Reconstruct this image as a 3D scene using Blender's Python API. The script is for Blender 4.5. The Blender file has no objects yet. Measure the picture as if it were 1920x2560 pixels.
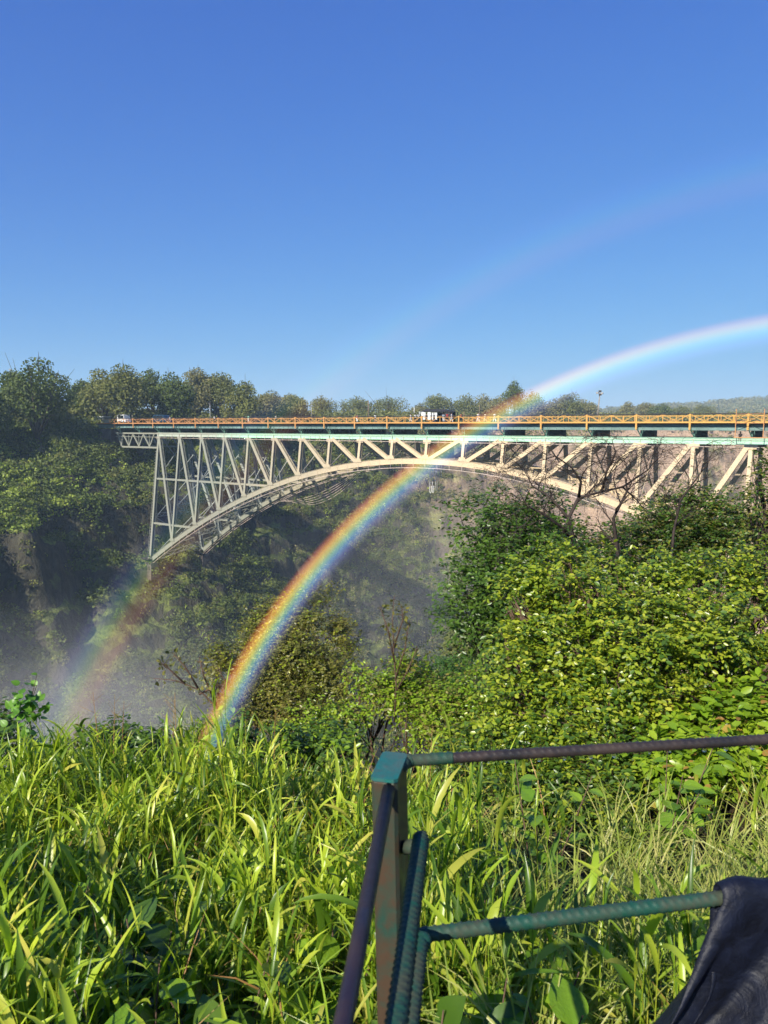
import bpy, math, random
import numpy as np
from mathutils import Vector, Matrix
rad = math.radians
rng = np.random.default_rng(11)
random.seed(7)
C = bpy.context.scene.collection

# ------------------------------------------------------------------ camera model
F19, PITCH, YAWB = 1825.74, -6.82, -0.61457
EYE = (146.736, -118.008, 2.245)          # the eye in the bridge's own frame
_cp, _sp = math.cos(rad(PITCH)), math.sin(rad(PITCH))

def at(x, y, Y):
    """Point of the world seen at (x, y) in the 1920x2560 photograph, Y metres in front of the eye."""
    u = (x - 960) / F19; v = (1280 - y) / F19
    d = (u, _cp - v * _sp, _sp + v * _cp)
    k = Y / d[1]
    return (d[0] * k, Y, d[2] * k)

def at16(x, y, Y):
    s = 1920 / 1659
    return at(x * s, y * s, Y)

# ------------------------------------------------------------------ objects
def tag(o, label=None, cat=None, group=None, kind=None):
    if label: o['label'] = label
    if cat: o['category'] = cat
    if group: o['group'] = group
    if kind: o['kind'] = kind
    return o

def empty(name, loc, rz=0.0):
    o = bpy.data.objects.new(name, None); C.objects.link(o)
    o.empty_display_size = 0.2
    o.location = loc; o.rotation_euler = (0, 0, rz)
    return o

def link(name, me, mat, parent=None, world=True):
    o = bpy.data.objects.new(name, me); C.objects.link(o)
    if mat is not None:
        me.materials.append(mat)
    if parent is not None:
        o.parent = parent
    return o

class MB:
    """Collects boxes, bars and tubes; build() links them as one mesh."""
    def __init__(s): s.v = []; s.f = []; s.sm = []
    def add(s, vs, fs, smooth=False):
        b = len(s.v); s.v.extend([tuple(p) for p in vs])
        s.f.extend([tuple(i + b for i in f) for f in fs]); s.sm.extend([smooth] * len(fs))
    def box(s, lo, hi):
        x0, y0, z0 = lo; x1, y1, z1 = hi
        s.add([(x0,y0,z0),(x1,y0,z0),(x1,y1,z0),(x0,y1,z0),(x0,y0,z1),(x1,y0,z1),(x1,y1,z1),(x0,y1,z1)],
              [(0,3,2,1),(4,5,6,7),(0,1,5,4),(1,2,6,5),(2,3,7,6),(3,0,4,7)])
    def bar(s, a, b, w, h, side=(0,1,0)):
        """box member from a to b; h measured along 'side', w across it"""
        a = Vector(a); b = Vector(b); d = (b - a).normalized(); sd = Vector(side)
        n = d.cross(sd)
        if n.length < 1e-4: n = d.cross(Vector((1, 0, 0)))
        n.normalize(); t = n.cross(d).normalized()
        n *= w / 2; t *= h / 2
        vs = [a - n - t, a + n - t, a + n + t, a - n + t, b - n - t, b + n - t, b + n + t, b - n + t]
        s.add(vs, [(0,1,2,3),(7,6,5,4),(0,4,5,1),(1,5,6,2),(2,6,7,3),(3,7,4,0)])
    def tube(s, pts, rs, n=8, caps=True, smooth=True):
        pts = [Vector(p) for p in pts]
        if not hasattr(rs, '__len__'): rs = [rs] * len(pts)
        m = len(pts); b = len(s.v); ref = None
        for i in range(m):
            d = (pts[min(i + 1, m - 1)] - pts[max(i - 1, 0)])
            if d.length < 1e-9: d = Vector((0, 0, 1))
            d.normalize()
            if ref is None:
                ref = d.orthogonal().normalized()
            ref = (ref - d * ref.dot(d))
            if ref.length < 1e-5: ref = d.orthogonal()
            ref.normalize(); q = d.cross(ref)
            for k in range(n):
                a = 2 * math.pi * k / n
                p = pts[i] + (ref * math.cos(a) + q * math.sin(a)) * rs[i]
                s.v.append(tuple(p))
        for i in range(m - 1):
            for k in range(n):
                k2 = (k + 1) % n
                s.f.append((b + i*n + k, b + i*n + k2, b + (i+1)*n + k2, b + (i+1)*n + k)); s.sm.append(smooth)
        if caps:
            s.f.append(tuple(b + k for k in reversed(range(n)))); s.sm.append(False)
            s.f.append(tuple(b + (m-1)*n + k for k in range(n))); s.sm.append(False)
    def ball(s, c, r, nu=10, nv=6, sq=(1,1,1)):
        vs = [(c[0], c[1], c[2] - r*sq[2])]; fs = []
        for j in range(1, nv):
            th = math.pi * j / nv
            for i in range(nu):
                ph = 2 * math.pi * i / nu
                vs.append((c[0] + r*sq[0]*math.sin(th)*math.cos(ph), c[1] + r*sq[1]*math.sin(th)*math.sin(ph), c[2] - r*sq[2]*math.cos(th)))
        vs.append((c[0], c[1], c[2] + r*sq[2]))
        for i in range(nu): fs.append((0, 1 + (i+1) % nu, 1 + i))
        for j in range(nv - 2):
            for i in range(nu):
                a = 1 + j*nu + i; b = 1 + j*nu + (i+1) % nu
                fs.append((a, b, b + nu, a + nu))
        t = len(vs) - 1; o = 1 + (nv-2)*nu
        for i in range(nu): fs.append((o + i, o + (i+1) % nu, t))
        s.add(vs, fs, True)
    def build(s, name, mat, parent=None):
        me = bpy.data.meshes.new(name); me.from_pydata(s.v, [], s.f)
        me.polygons.foreach_set('use_smooth', s.sm); me.update()
        return link(name, me, mat, parent)

def np_mesh(name, V, faces_by_n, mat, parent=None, smooth=False):
    """V (n,3); faces_by_n: list of int arrays (m,k)"""
    me = bpy.data.meshes.new(name)
    V = np.asarray(V, dtype=np.float32)
    me.vertices.add(len(V)); me.vertices.foreach_set('co', V.ravel())
    loops = np.concatenate([f.ravel() for f in faces_by_n]).astype(np.int32)
    tot = np.concatenate([np.full(len(f), f.shape[1], dtype=np.int32) for f in faces_by_n])
    st = np.concatenate([[0], np.cumsum(tot)[:-1]]).astype(np.int32)
    me.loops.add(len(loops)); me.loops.foreach_set('vertex_index', loops)
    me.polygons.add(len(tot)); me.polygons.foreach_set('loop_start', st); me.polygons.foreach_set('loop_total', tot)
    if smooth: me.polygons.foreach_set('use_smooth', np.ones(len(tot), dtype=bool))
    me.update(calc_edges=True); me.validate()
    return link(name, me, mat, parent)

def norm(a): return a / np.maximum(np.linalg.norm(a, axis=-1, keepdims=True), 1e-9)

# leaf templates: x along the leaf, y across, z up.  (verts, [faces])
LEAF_OVAL = (np.array([(0,0,0),(.28,.24,.05),(.28,-.24,.05),(.3,0,-.02),(.68,.25,.03),(.68,-.25,.03),(.7,0,-.04),(1,0,-.1)], float),
             [np.array([(0,3,1),(0,2,3),(4,6,7),(6,5,7)]), np.array([(1,3,6,4),(3,2,5,6)])])
def _big_leaf(nu=10, nv=6):
    vs = []
    for i in range(nu+1):
        u = i/nu; w = .37*max(.02, math.sin(math.pi*min(1, u*.97+.03)**.72))**.85
        for j in range(nv+1):
            v = j/nv*2 - 1
            vs.append((u - .05*abs(v)*w, v*w, .16*abs(v)*w - .20*u*u + .016*math.cos((u*1.0 + abs(v)*.28)*2*math.pi*6)*(1-abs(v)**4)*(abs(v) > .01) - .012*(abs(v) < .01)))
    I = np.arange((nu+1)*(nv+1)).reshape(nu+1, nv+1)
    return np.array(vs), [np.stack([I[:-1,:-1].ravel(), I[1:,:-1].ravel(), I[1:,1:].ravel(), I[:-1,1:].ravel()], 1)]
LEAF_BIG = _big_leaf()
LEAF_LONG = (np.array([(0,0,0),(.35,.13,.03),(.35,-.13,.03),(.35,0,-.02),(.75,.1,-.04),(.75,-.1,-.04),(.75,0,-.08),(1,0,-.22)], float),
             LEAF_OVAL[1])
LEAF_FOLD = (np.array([(0,0,0),(.5,.26,.07),(.5,-.26,.07),(1,0,-.05)], float), [np.array([(0,3,1),(0,2,3)])])
LEAF_CLUMP = (np.array([(-.5,-.3,0),(.1,-.5,.1),(.5,.1,-.08),(0,.5,.06),(-.45,.25,.1)], float), [np.array([(0,1,2,3,4)])])

def scatter_leaves(name, P, D, N, S, tmpl, mat, parent=None, smooth=False, wid=None):
    """P centres (base), D direction, N rough normal, S size"""
    tv, tf = tmpl
    D = norm(D); Nn = norm(N - D * (N * D).sum(1, keepdims=True)); T = np.cross(Nn, D)
    w = np.ones(len(P)) if wid is None else wid
    V = P[:, None, :] + S[:, None, None] * (tv[None, :, 0:1] * D[:, None, :] + tv[None, :, 1:2] * w[:, None, None] * T[:, None, :] + tv[None, :, 2:3] * Nn[:, None, :])
    k = len(tv); off = (np.arange(len(P)) * k)[:, None, None]
    faces = [(f[None] + off).reshape(-1, f.shape[1]) for f in tf]
    return np_mesh(name, V.reshape(-1, 3), faces, mat, parent, smooth)

def rdir(n, up=0.0):
    v = rng.normal(size=(n, 3)); v = norm(v); v[:, 2] += up
    return norm(v)

# ------------------------------------------------------------------ value noise
_perm = np.random.default_rng(3).random(65536)
def vnoise(x, y, seed=0):
    x = np.asarray(x, float); y = np.asarray(y, float)
    xi = np.floor(x).astype(np.int64); yi = np.floor(y).astype(np.int64)
    fx = x - xi; fy = y - yi; fx = fx*fx*(3-2*fx); fy = fy*fy*(3-2*fy)
    def h(a, b): return _perm[((a * 73856093) ^ (b * 19349663) ^ (seed * 83492791)) & 65535]
    return (h(xi, yi)*(1-fx) + h(xi+1, yi)*fx)*(1-fy) + (h(xi, yi+1)*(1-fx) + h(xi+1, yi+1)*fx)*fy
def fbm(x, y, seed=0, o=4):
    r = 0; a = 1; t = 0
    for k in range(o):
        r = r + a * (vnoise(x * 2**k, y * 2**k, seed + k) - .5); t += a; a *= .5
    return r / t * 2

# ------------------------------------------------------------------ materials
class NT:
    def __init__(s, name, disp=False):
        s.m = bpy.data.materials.new(name); s.m.use_nodes = True; s.t = s.m.node_tree; s.t.nodes.clear()
        s.out = s.n('ShaderNodeOutputMaterial')
    def n(s, typ, **kw):
        x = s.t.nodes.new(typ)
        for k, v in kw.items():
            if k.startswith('i_'):
                key = k[2:]; key = int(key) if key.isdigit() else key.replace('_', ' ')
                x.inputs[key].default_value = v
            else: setattr(x, k, v)
        return x
    def l(s, a, b): s.t.links.new(a, b)
    def ramp(s, fac, stops, interp='LINEAR'):
        r = s.n('ShaderNodeValToRGB'); r.color_ramp.interpolation = interp
        e = r.color_ramp.elements
        while len(e) < len(stops): e.new(0.5)
        for el, (p, c) in zip(e, stops):
            el.position = p; el.color = (c if len(c) == 4 else (*c, 1))
        s.l(fac, r.inputs[0]); return r.outputs[0]
    def noise(s, scale, coord=None, detail=4, rough=.55, dist=0):
        x = s.n('ShaderNodeTexNoise'); x.inputs['Scale'].default_value = scale; x.inputs['Detail'].default_value = detail
        x.inputs['Roughness'].default_value = rough; x.inputs['Distortion'].default_value = dist
        if coord is not None: s.l(coord, x.inputs['Vector'])
        return x.outputs[0]
    def coord(s, scale=(1,1,1), kind='Object'):
        c = s.n('ShaderNodeTexCoord'); m = s.n('ShaderNodeMapping'); m.inputs['Scale'].default_value = scale
        s.l(c.outputs[kind], m.inputs[0]); return m.outputs[0]
    def mix(s, fac, a, b, typ='MIX'):
        x = s.n('ShaderNodeMix', data_type='RGBA', blend_type=typ)
        for sock, v in ((x.inputs[0], fac), (x.inputs[6], a), (x.inputs[7], b)):
            if isinstance(v, (int, float)): sock.default_value = v
            elif isinstance(v, tuple): sock.default_value = v if len(v) == 4 else (*v, 1)
            else: s.l(v, sock)
        return x.outputs[2]
    def math(s, op, a, b=0.0, clamp=False):
        x = s.n('ShaderNodeMath', operation=op); x.use_clamp = clamp
        for sock, v in ((x.inputs[0], a), (x.inputs[1], b)):
            if isinstance(v, (int, float)): sock.default_value = v
            else: s.l(v, sock)
        return x.outputs[0]
    def bump(s, h, strength=.4, dist=.02):
        b = s.n('ShaderNodeBump'); b.inputs['Strength'].default_value = strength; b.inputs['Distance'].default_value = dist
        s.l(h, b.inputs['Height']); return b.outputs[0]
    def bsdf(s, col, rough=.6, spec=.5, normal=None, metal=0.0, coat=0.0):
        p = s.n('ShaderNodeBsdfPrincipled')
        if isinstance(col, tuple): p.inputs['Base Color'].default_value = (*col[:3], 1)
        else: s.l(col, p.inputs['Base Color'])
        if isinstance(rough, (int, float)): p.inputs['Roughness'].default_value = rough
        else: s.l(rough, p.inputs['Roughness'])
        p.inputs['Specular IOR Level'].default_value = spec; p.inputs['Metallic'].default_value = metal
        p.inputs['Coat Weight'].default_value = coat
        if normal is not None: s.l(normal, p.inputs['Normal'])
        return p.outputs[0]
    def done(s, sh): s.l(sh, s.out.inputs[0]); return s.m

def leaf_mat(name, cols, rough=.42, trans=.35, spec=.5, nscale=3.0, veins=False, tcol=None):
    """cols: list of colours picked per leaf"""
    t = NT(name)
    g = t.n('ShaderNodeNewGeometry')
    stops = [(i / max(1, len(cols) - 1), c) for i, c in enumerate(cols)]
    c = t.ramp(g.outputs['Random Per Island'], stops)
    nz = t.noise(nscale, t.coord(), 2)
    c2 = t.mix(t.math('MULTIPLY', nz, .5), c, (cols[-1][0]*1.1, cols[-1][1]*.95, cols[-1][2]*.6), 'MIX')
    # whole sprays run lighter or deeper green together
    big = t.ramp(t.noise(nscale*.16, t.coord(), 2), [(.38,(.74,.82,.72)),(.6,(1.0,1.0,1.0))])
    c2 = t.mix(1.0, c2, big, 'MULTIPLY')
    nm = t.bump(t.noise(55, t.coord(), 3, .6, .5), .9, .004) if veins else None
    p = t.bsdf(c2, rough, spec, nm)
    tr = t.n('ShaderNodeBsdfTranslucent')
    tc = t.mix(1.0, c2, (1.15, 1.25, .45), 'MULTIPLY'); t.l(tc, tr.inputs[0])
    m = t.n('ShaderNodeMixShader'); m.inputs[0].default_value = trans
    t.l(p, m.inputs[1]); t.l(tr.outputs[0], m.inputs[2])
    return t.done(m.outputs[0])

def flat_mat(name, col, rough=.6, spec=.4, var=.25, scale=2.0, metal=0.0, bump=0.0):
    t = NT(name); co = t.coord(); nz = t.noise(scale, co, 5)
    c = t.mix(t.ramp(nz, [(.35, (0,0,0)), (.7, (1,1,1))]), tuple(x*(1-var) for x in col), tuple(min(1, x*(1+var*.6)) for x in col))
    nm = t.bump(t.noise(scale*6, co, 4), bump, .01) if bump else None
    return t.done(t.bsdf(c, rough, spec, nm, metal))
# ------------------------------------------------------------------ camera, light, sky
sc = bpy.context.scene
cam_d = bpy.data.cameras.new('camera'); cam = bpy.data.objects.new('camera', cam_d); C.objects.link(cam)
cam.location = (0, 0, 0); cam.rotation_euler = (rad(90 + PITCH), 0, 0)
cam_d.sensor_fit = 'HORIZONTAL'; cam_d.sensor_width = 26.0; cam_d.lens = 26.0 * F19 / 1920
cam_d.clip_start = .05; cam_d.clip_end = 20000
cam_d.dof.use_dof = True; cam_d.dof.focus_distance = 60; cam_d.dof.aperture_fstop = 9.0
sc.camera = cam
SUN_EL = 34.85; ANTI_AZ = 32.41                # azimuth measured from +Y towards +X
anti = Vector((math.sin(rad(ANTI_AZ)) * math.cos(rad(SUN_EL)), math.cos(rad(ANTI_AZ)) * math.cos(rad(SUN_EL)), -math.sin(rad(SUN_EL))))
sd = bpy.data.lights.new('sun', 'SUN'); sun = bpy.data.objects.new('sun', sd); C.objects.link(sun)
sd.energy = 5.0; sd.angle = rad(.53); sd.color = (1.0, .93, .80)
sun.rotation_euler = anti.to_track_quat('-Z', 'Y').to_euler(); sun.location = (-30, -40, 50)

w = bpy.data.worlds.new('World'); sc.world = w; w.use_nodes = True
nt = w.node_tree; nt.nodes.clear()
wo = nt.nodes.new('ShaderNodeOutputWorld'); bg = nt.nodes.new('ShaderNodeBackground')
sk = nt.nodes.new('ShaderNodeTexSky'); sk.sky_type = 'NISHITA'; sk.sun_disc = False
sk.sun_elevation = rad(SUN_EL); sk.sun_rotation = rad(180 + ANTI_AZ)
sk.altitude = 900; sk.air_density = 1.0; sk.dust_density = .35; sk.ozone_density = 2.2
hs = nt.nodes.new('ShaderNodeHueSaturation'); hs.inputs['Saturation'].default_value = 1.0; hs.inputs['Hue'].default_value = .5
# keep the brilliant strip above the horizon inside the film's range: c / (1 + k c), channel by channel
def vm(op, a, b):
    x = nt.nodes.new('ShaderNodeVectorMath'); x.operation = op
    for sock, v in ((x.inputs[0], a), (x.inputs[1], b)):
        if isinstance(v, tuple): sock.default_value = v
        else: nt.links.new(v, sock)
    return x.outputs[0]
den = vm('ADD', (1, 1, 1), vm('MULTIPLY', sk.outputs[0], (.0, .0605, .311)))
nt.links.new(vm('DIVIDE', vm('MULTIPLY', sk.outputs[0], (.14, .475, 1.95)), den), hs.inputs['Color']); nt.links.new(hs.outputs[0], bg.inputs[0])
bg.inputs[1].default_value = .112
nt.links.new(bg.outputs[0], wo.inputs[0])
sc.view_settings.view_transform = 'Standard'; sc.view_settings.look = 'None'
sc.view_settings.exposure = 0.72; sc.view_settings.gamma = 1.0
sc.cycles.use_denoising = True
sc.cycles.max_bounces = 8; sc.cycles.transparent_max_bounces = 24; sc.cycles.volume_bounces = 2
sc.cycles.diffuse_bounces = 3; sc.cycles.glossy_bounces = 2; sc.cycles.transmission_bounces = 3
sc.cycles.volume_step_rate = 2.0; sc.cycles.volume_max_steps = 128
sc.cycles.caustics_reflective = False; sc.cycles.caustics_refractive = False
# ------------------------------------------------------------------ terrain
MIDX, MIDY = 10.4, 137.1
RD = np.array([.5766, .817])          # downstream, away from the eye
river = [np.array([MIDX, MIDY]) + RD * t for t in (-420, -250, -118, -60, 0, 25)] + [np.array(p, float) for p in ((48, 190), (82, 216), (130, 232), (200, 236), (300, 230), (520, 222))]
river = np.array(river)
def river_dist(x, y):
    best = np.full(np.shape(x), 1e9); side = np.ones(np.shape(x)); arc = np.zeros(np.shape(x)); acc = 0.0
    for i in range(len(river) - 1):
        a, b = river[i], river[i+1]; L = np.linalg.norm(b - a); d = (b - a) / L
        t = np.clip((x - a[0])*d[0] + (y - a[1])*d[1], 0, L)
        dx = x - (a[0] + d[0]*t); dy = y - (a[1] + d[1]*t); q = np.hypot(dx, dy)
        cr = d[0]*dy - d[1]*dx                      # >0: the far (left) bank
        m = q < best
        best = np.where(m, q, best); side = np.where(m, np.where(cr >= 0, 1., -1.), side); arc = np.where(m, acc + t - 420, arc); acc += L
    return best, side, arc

def gorge_z(x, y):
    x = np.asarray(x, float); y = np.asarray(y, float)
    d, side, arc = river_dist(x, y)
    n1 = fbm(x/26, y/26, 5, 4); n2 = fbm(x/7, y/7, 9, 3); n3 = fbm(x/2.6, y/2.6, 13, 3)
    # buttresses running down the wall: noise that varies along the stream only
    but = fbm(arc/13, d*0 + 2.5, 21, 3)
    near_br = np.exp(-((arc)/22)**2)
    dd = d + (7*n1 + 5*but)*(1 - .8*near_br) + 1.6*n2
    wall0 = np.interp(dd, [0,12,18,40,60,70,76,80,82.5,87,96,106,130,400], [-112,-112,-107,-80,-55,-41,-33,-31,-19,-14,-6,-.8,.3,1.5])
    wall1 = np.interp(dd, [0,12,18,40,58,66,70,74,77,84,98,104,112,130,400], [-112,-112,-107,-84,-62,-48,-42,-36,-22,-16.5,-12,-7,-2,.3,1.5])
    kb = np.clip((np.abs(arc+2) - 14)/22, 0, 1)*(arc < 0)
    wall = wall0*(1-kb) + wall1*kb
    slope = np.interp(dd, [0,12,18,40,60,76,88,96,108,400], [-112,-112,-107,-78,-48,-26,-9,-2.5,-.5,2])
    k = np.clip((arc - 28)/34, 0, 1)
    zf = wall*(1-k) + slope*k
    rim = np.interp(arc, [-300,-118,-60,0,60], [70,67,80,92,90])
    q = d - rim + 3*n1*np.clip((np.hypot(x, y) - 25)/30, 0, 1)
    zn = np.interp(q, [-60,-48,-16,-4,0,3,8,200], [-112,-109,-44,-16,-8,-4.6,-3.4,-2.4])
    zn = zn - np.clip((arc + 10)/60, 0, 1)*12*np.clip(1-(q-40)/80, 0, 1)
    z = np.where(side > 0, zf, zn)
    r = np.hypot(x, y)
    led = np.sin(2*np.pi*z/6.5 + 5*vnoise(x/17, y/17, 51))*.95 + np.sin(2*np.pi*z/2.3 + 7*vnoise(x/8, y/8, 52))*.3
    z = z + led*np.clip((-1.5 - z)/4, 0, 1)*np.clip((z + 106)/6, 0, 1)*(side > 0)
    z = z + n2*.8*np.clip((r-20)/40, 0, 1)*(z > -108) + n3*1.3*np.clip((r-60)/60, 0, 1)*(z > -108)
    z = z + 62*np.exp(-((x-1050)/560)**2 - ((y-1350)/420)**2) + 10*np.exp(-((x-250)/500)**2 - ((y-1600)/500)**2)
    z = z + np.clip((r-700)/2000, 0, 1)*6*fbm(x/400, y/400, 31, 3)
    return z

def lines(segs):
    out = []
    for a, b, st in segs: out.append(np.arange(a, b, st))
    return np.concatenate(out)
gx = lines([(-6000,-1500,500),(-1500,-400,80),(-400,-180,12),(-180,-110,2.5),(-110,30,.9),(30,180,1.6),(180,360,4),(360,900,18),(900,2000,40),(2000,6001,500)])
gy = lines([(-3000,-400,400),(-400,-60,20),(-60,90,4),(90,130,1.3),(130,250,.9),(250,350,1.3),(350,480,5),(480,2000,30),(2000,9001,500)])
GX, GY = np.meshgrid(gx, gy)
GZ = gorge_z(GX, GY)
V = np.stack([GX.ravel(), GY.ravel(), GZ.ravel()], 1)
nx, ny = len(gx), len(gy)
I = np.arange(nx*ny).reshape(ny, nx)
Fq = np.stack([I[:-1,:-1].ravel(), I[:-1,1:].ravel(), I[1:,1:].ravel(), I[1:,:-1].ravel()], 1)

def gorge_material():
    t = NT('gorge_ground')
    g = t.n('ShaderNodeNewGeometry'); sep = t.n('ShaderNodeSeparateXYZ'); t.l(g.outputs['True Normal'], sep.inputs[0])
    pos = g.outputs['Position']; sp = t.n('ShaderNodeSeparateXYZ'); t.l(pos, sp.inputs[0])
    mp = t.n('ShaderNodeMapping'); mp.inputs['Scale'].default_value = (.8, .8, .38); t.l(pos, mp.inputs[0])
    rockn = t.noise(.9, mp.outputs[0], 8, .62, .4)
    big = t.noise(.045, pos, 4); mid = t.noise(.25, pos, 6, .6); fine = t.noise(1.6, pos, 6, .65)
    rock = t.ramp(rockn, [(.3, (.036,.034,.026)), (.5, (.062,.056,.040)), (.62, (.085,.08,.05)), (.75, (.12,.115,.07))])
    green = t.ramp(mid, [(.3, (.07,.095,.028)), (.48, (.16,.19,.05)), (.62, (.27,.31,.07)), (.8, (.36,.38,.10))])
    green = t.mix(t.ramp(fine, [(.35,(0,0,0)),(.7,(1,1,1))]), t.mix(.6, green, (.02,.03,.012)), green)
    brown = t.ramp(fine, [(.3, (.22,.15,.105)), (.5, (.40,.28,.19)), (.7, (.52,.39,.27))])
    steep = t.ramp(t.math('ADD', sep.outputs[2], t.math('MULTIPLY', t.math('SUBTRACT', mid, .5), .5)), [(.38,(1,1,1)),(.56,(0,0,0))])
    col = t.mix(steep, green, rock)
    # dry, reddish far slope round the bend
    k = t.math('MULTIPLY', t.math('SUBTRACT', t.math('ADD', sp.outputs[1], t.math('MULTIPLY', sp.outputs[0], .9)), 262), .016, True)
    k = t.math('MULTIPLY', k, t.ramp(t.math('ADD', big, t.math('MULTIPLY', mid, .3)), [(.5,(.15,.15,.15)),(.62,(1,1,1))]))
    hi = t.math('SUBTRACT', 1.0, t.math('MULTIPLY', t.math('SUBTRACT', sp.outputs[1], 420), .01, True), True)
    k = t.math('MULTIPLY', k, hi)
    col = t.mix(k, col, brown)
    nm = t.bump(t.math('ADD', rockn, t.math('MULTIPLY', fine, .5)), .9, .9)
    return t.done(t.bsdf(col, .9, .15, nm))
terrain = np_mesh('terrain', V, [Fq], gorge_material(), None, True)
tag(terrain, kind='structure', label='gorge walls of dark basalt and green ledges falling from the plateau to the river')

# river
t = NT('river_water'); nz = t.noise(.35, t.coord(), 6, .7, 1.2)
wm = t.done(t.bsdf(t.ramp(nz, [(.45,(.05,.075,.05)),(.62,(.16,.2,.17)),(.7,(.7,.75,.75))]), .18, .5, t.bump(nz, .5, .5)))
mb = MB(); mb.add([(-700,-500,-110.4),(800,-500,-110.4),(800,520,-110.4),(-700,520,-110.4)], [(0,1,2,3)])
o = mb.build('river', wm); tag(o, kind='structure', label='river at the bottom of the gorge')

# near bank under the grass
def bank_z(x, y):
    x = np.asarray(x, float); y = np.asarray(y, float)
    w_ = y*.92 - x*.12
    z = -1.66 - .29*np.clip(w_-.3, 0, 50) - .75*np.clip(w_ - 5.6, 0, 100) + .35*np.clip(x-2.2, 0, 12)*np.clip(y/5, 0, 1)*.35
    z = z + .10*fbm(x/1.3, y/1.3, 41, 3)*np.clip((y-.6)/1, 0, 1)
    z = z - .8*np.clip(-x-9, 0, 50)*.3
    return z
bx_ = np.arange(-16, 20.01, .25); by_ = np.arange(-9, 19, .25)
BX, BY = np.meshgrid(bx_, by_); BZ = bank_z(BX, BY)
edge = np.clip((np.maximum(np.abs(BX-2)-14, BY-14))/4, 0, 1); BZ = BZ - edge*8*(BY > -2)
nx, ny = len(bx_), len(by_); I = np.arange(nx*ny).reshape(ny, nx)
Fb = np.stack([I[:-1,:-1].ravel(), I[:-1,1:].ravel(), I[1:,1:].ravel(), I[1:,:-1].ravel()], 1)
t = NT('bank_soil'); fine = t.noise(9, t.coord(), 6, .65)
soil = t.done(t.bsdf(t.ramp(fine, [(.3,(.02,.016,.01)),(.55,(.05,.04,.02)),(.7,(.055,.065,.02))]), .95, .2, t.bump(fine, .6, .05)))
bank = np_mesh('bank_ground', np.stack([BX.ravel(), BY.ravel(), BZ.ravel()], 1), [Fb], soil, None, True)
tag(bank, kind='structure', label='sloping soil bank in front of the viewing railing')
# ------------------------------------------------------------------ bridge
ft = .3048; PAN = 25*ft; HALF = 13.75*ft
c_, s_ = math.cos(YAWB), math.sin(YAWB)
def B2W(s, t, z):
    dx, dy, dz = s - EYE[0], t - EYE[1], z - EYE[2]
    return (dx*c_ - dy*s_, dx*s_ + dy*c_, dz)
bridge = empty('arch_bridge', B2W(0, 0, 0), YAWB)
tag(bridge, 'long steel arch bridge with pale trusses, mint green girder and orange railing across the gorge', 'bridge')

def paint(name, old, new, x0, x1, rust=.35, sc_=1.0):
    """weathered paint; 'old' coat towards the far bank, 'new' coat from x0 to x1 on"""
    t = NT(name); c = t.n('ShaderNodeTexCoord'); sp = t.n('ShaderNodeSeparateXYZ'); t.l(c.outputs['Object'], sp.inputs[0])
    nz = t.noise(.7*sc_, c.outputs['Object'], 6, .65); fine = t.noise(5*sc_, c.outputs['Object'], 5, .6)
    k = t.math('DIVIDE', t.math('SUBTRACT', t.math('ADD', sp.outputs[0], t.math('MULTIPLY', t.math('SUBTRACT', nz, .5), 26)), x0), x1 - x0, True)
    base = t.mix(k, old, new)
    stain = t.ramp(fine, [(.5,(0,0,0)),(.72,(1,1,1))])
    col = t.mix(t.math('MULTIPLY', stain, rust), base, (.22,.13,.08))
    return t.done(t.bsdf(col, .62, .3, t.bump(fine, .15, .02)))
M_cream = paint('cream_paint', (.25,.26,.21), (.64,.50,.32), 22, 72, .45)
M_grey = paint('shaded_steel_paint', (.30,.33,.30), (.42,.34,.24), 20, 90, .5)  # duller copy of the cream, with the far truss's shade put into it
M_mint = paint('mint_paint', (.42,.46,.38), (.42,.68,.50), 18, 30, .22)
M_green = flat_mat('dark_green_paint', (.045,.085,.075), .6, .3, .4, .8)
M_teal = flat_mat('teal_fascia_paint', (.16,.25,.235), .55, .3, .25, .5)
M_orange = paint('orange_paint', (.50,.24,.09), (.62,.34,.08), 20, 120, .45)
M_rail = flat_mat('walkway_pipe_paint', (.62,.50,.42), .6, .3, .3, 2)
M_dark = flat_mat('dark_steel', (.06,.05,.05), .7, .3, .3, 2)
M_road = flat_mat('deck_asphalt', (.06,.06,.06), .9, .2, .3, 1)
M_stone = flat_mat('abutment_stone', (.14,.115,.10), .9, .2, .45, .6, 0, .5)

def dep(i):
    u = (i - 10)/10; return 4.355 + 26.04*u*u
def tT(z, sg): return sg*(HALF + (-z)/8)          # the trusses lean outwards going down
def top(i, sg): return (i*PAN, sg*HALF, 0.0)
def bot(i, sg): d = dep(i); return (i*PAN, tT(-d, sg), -d)

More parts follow.
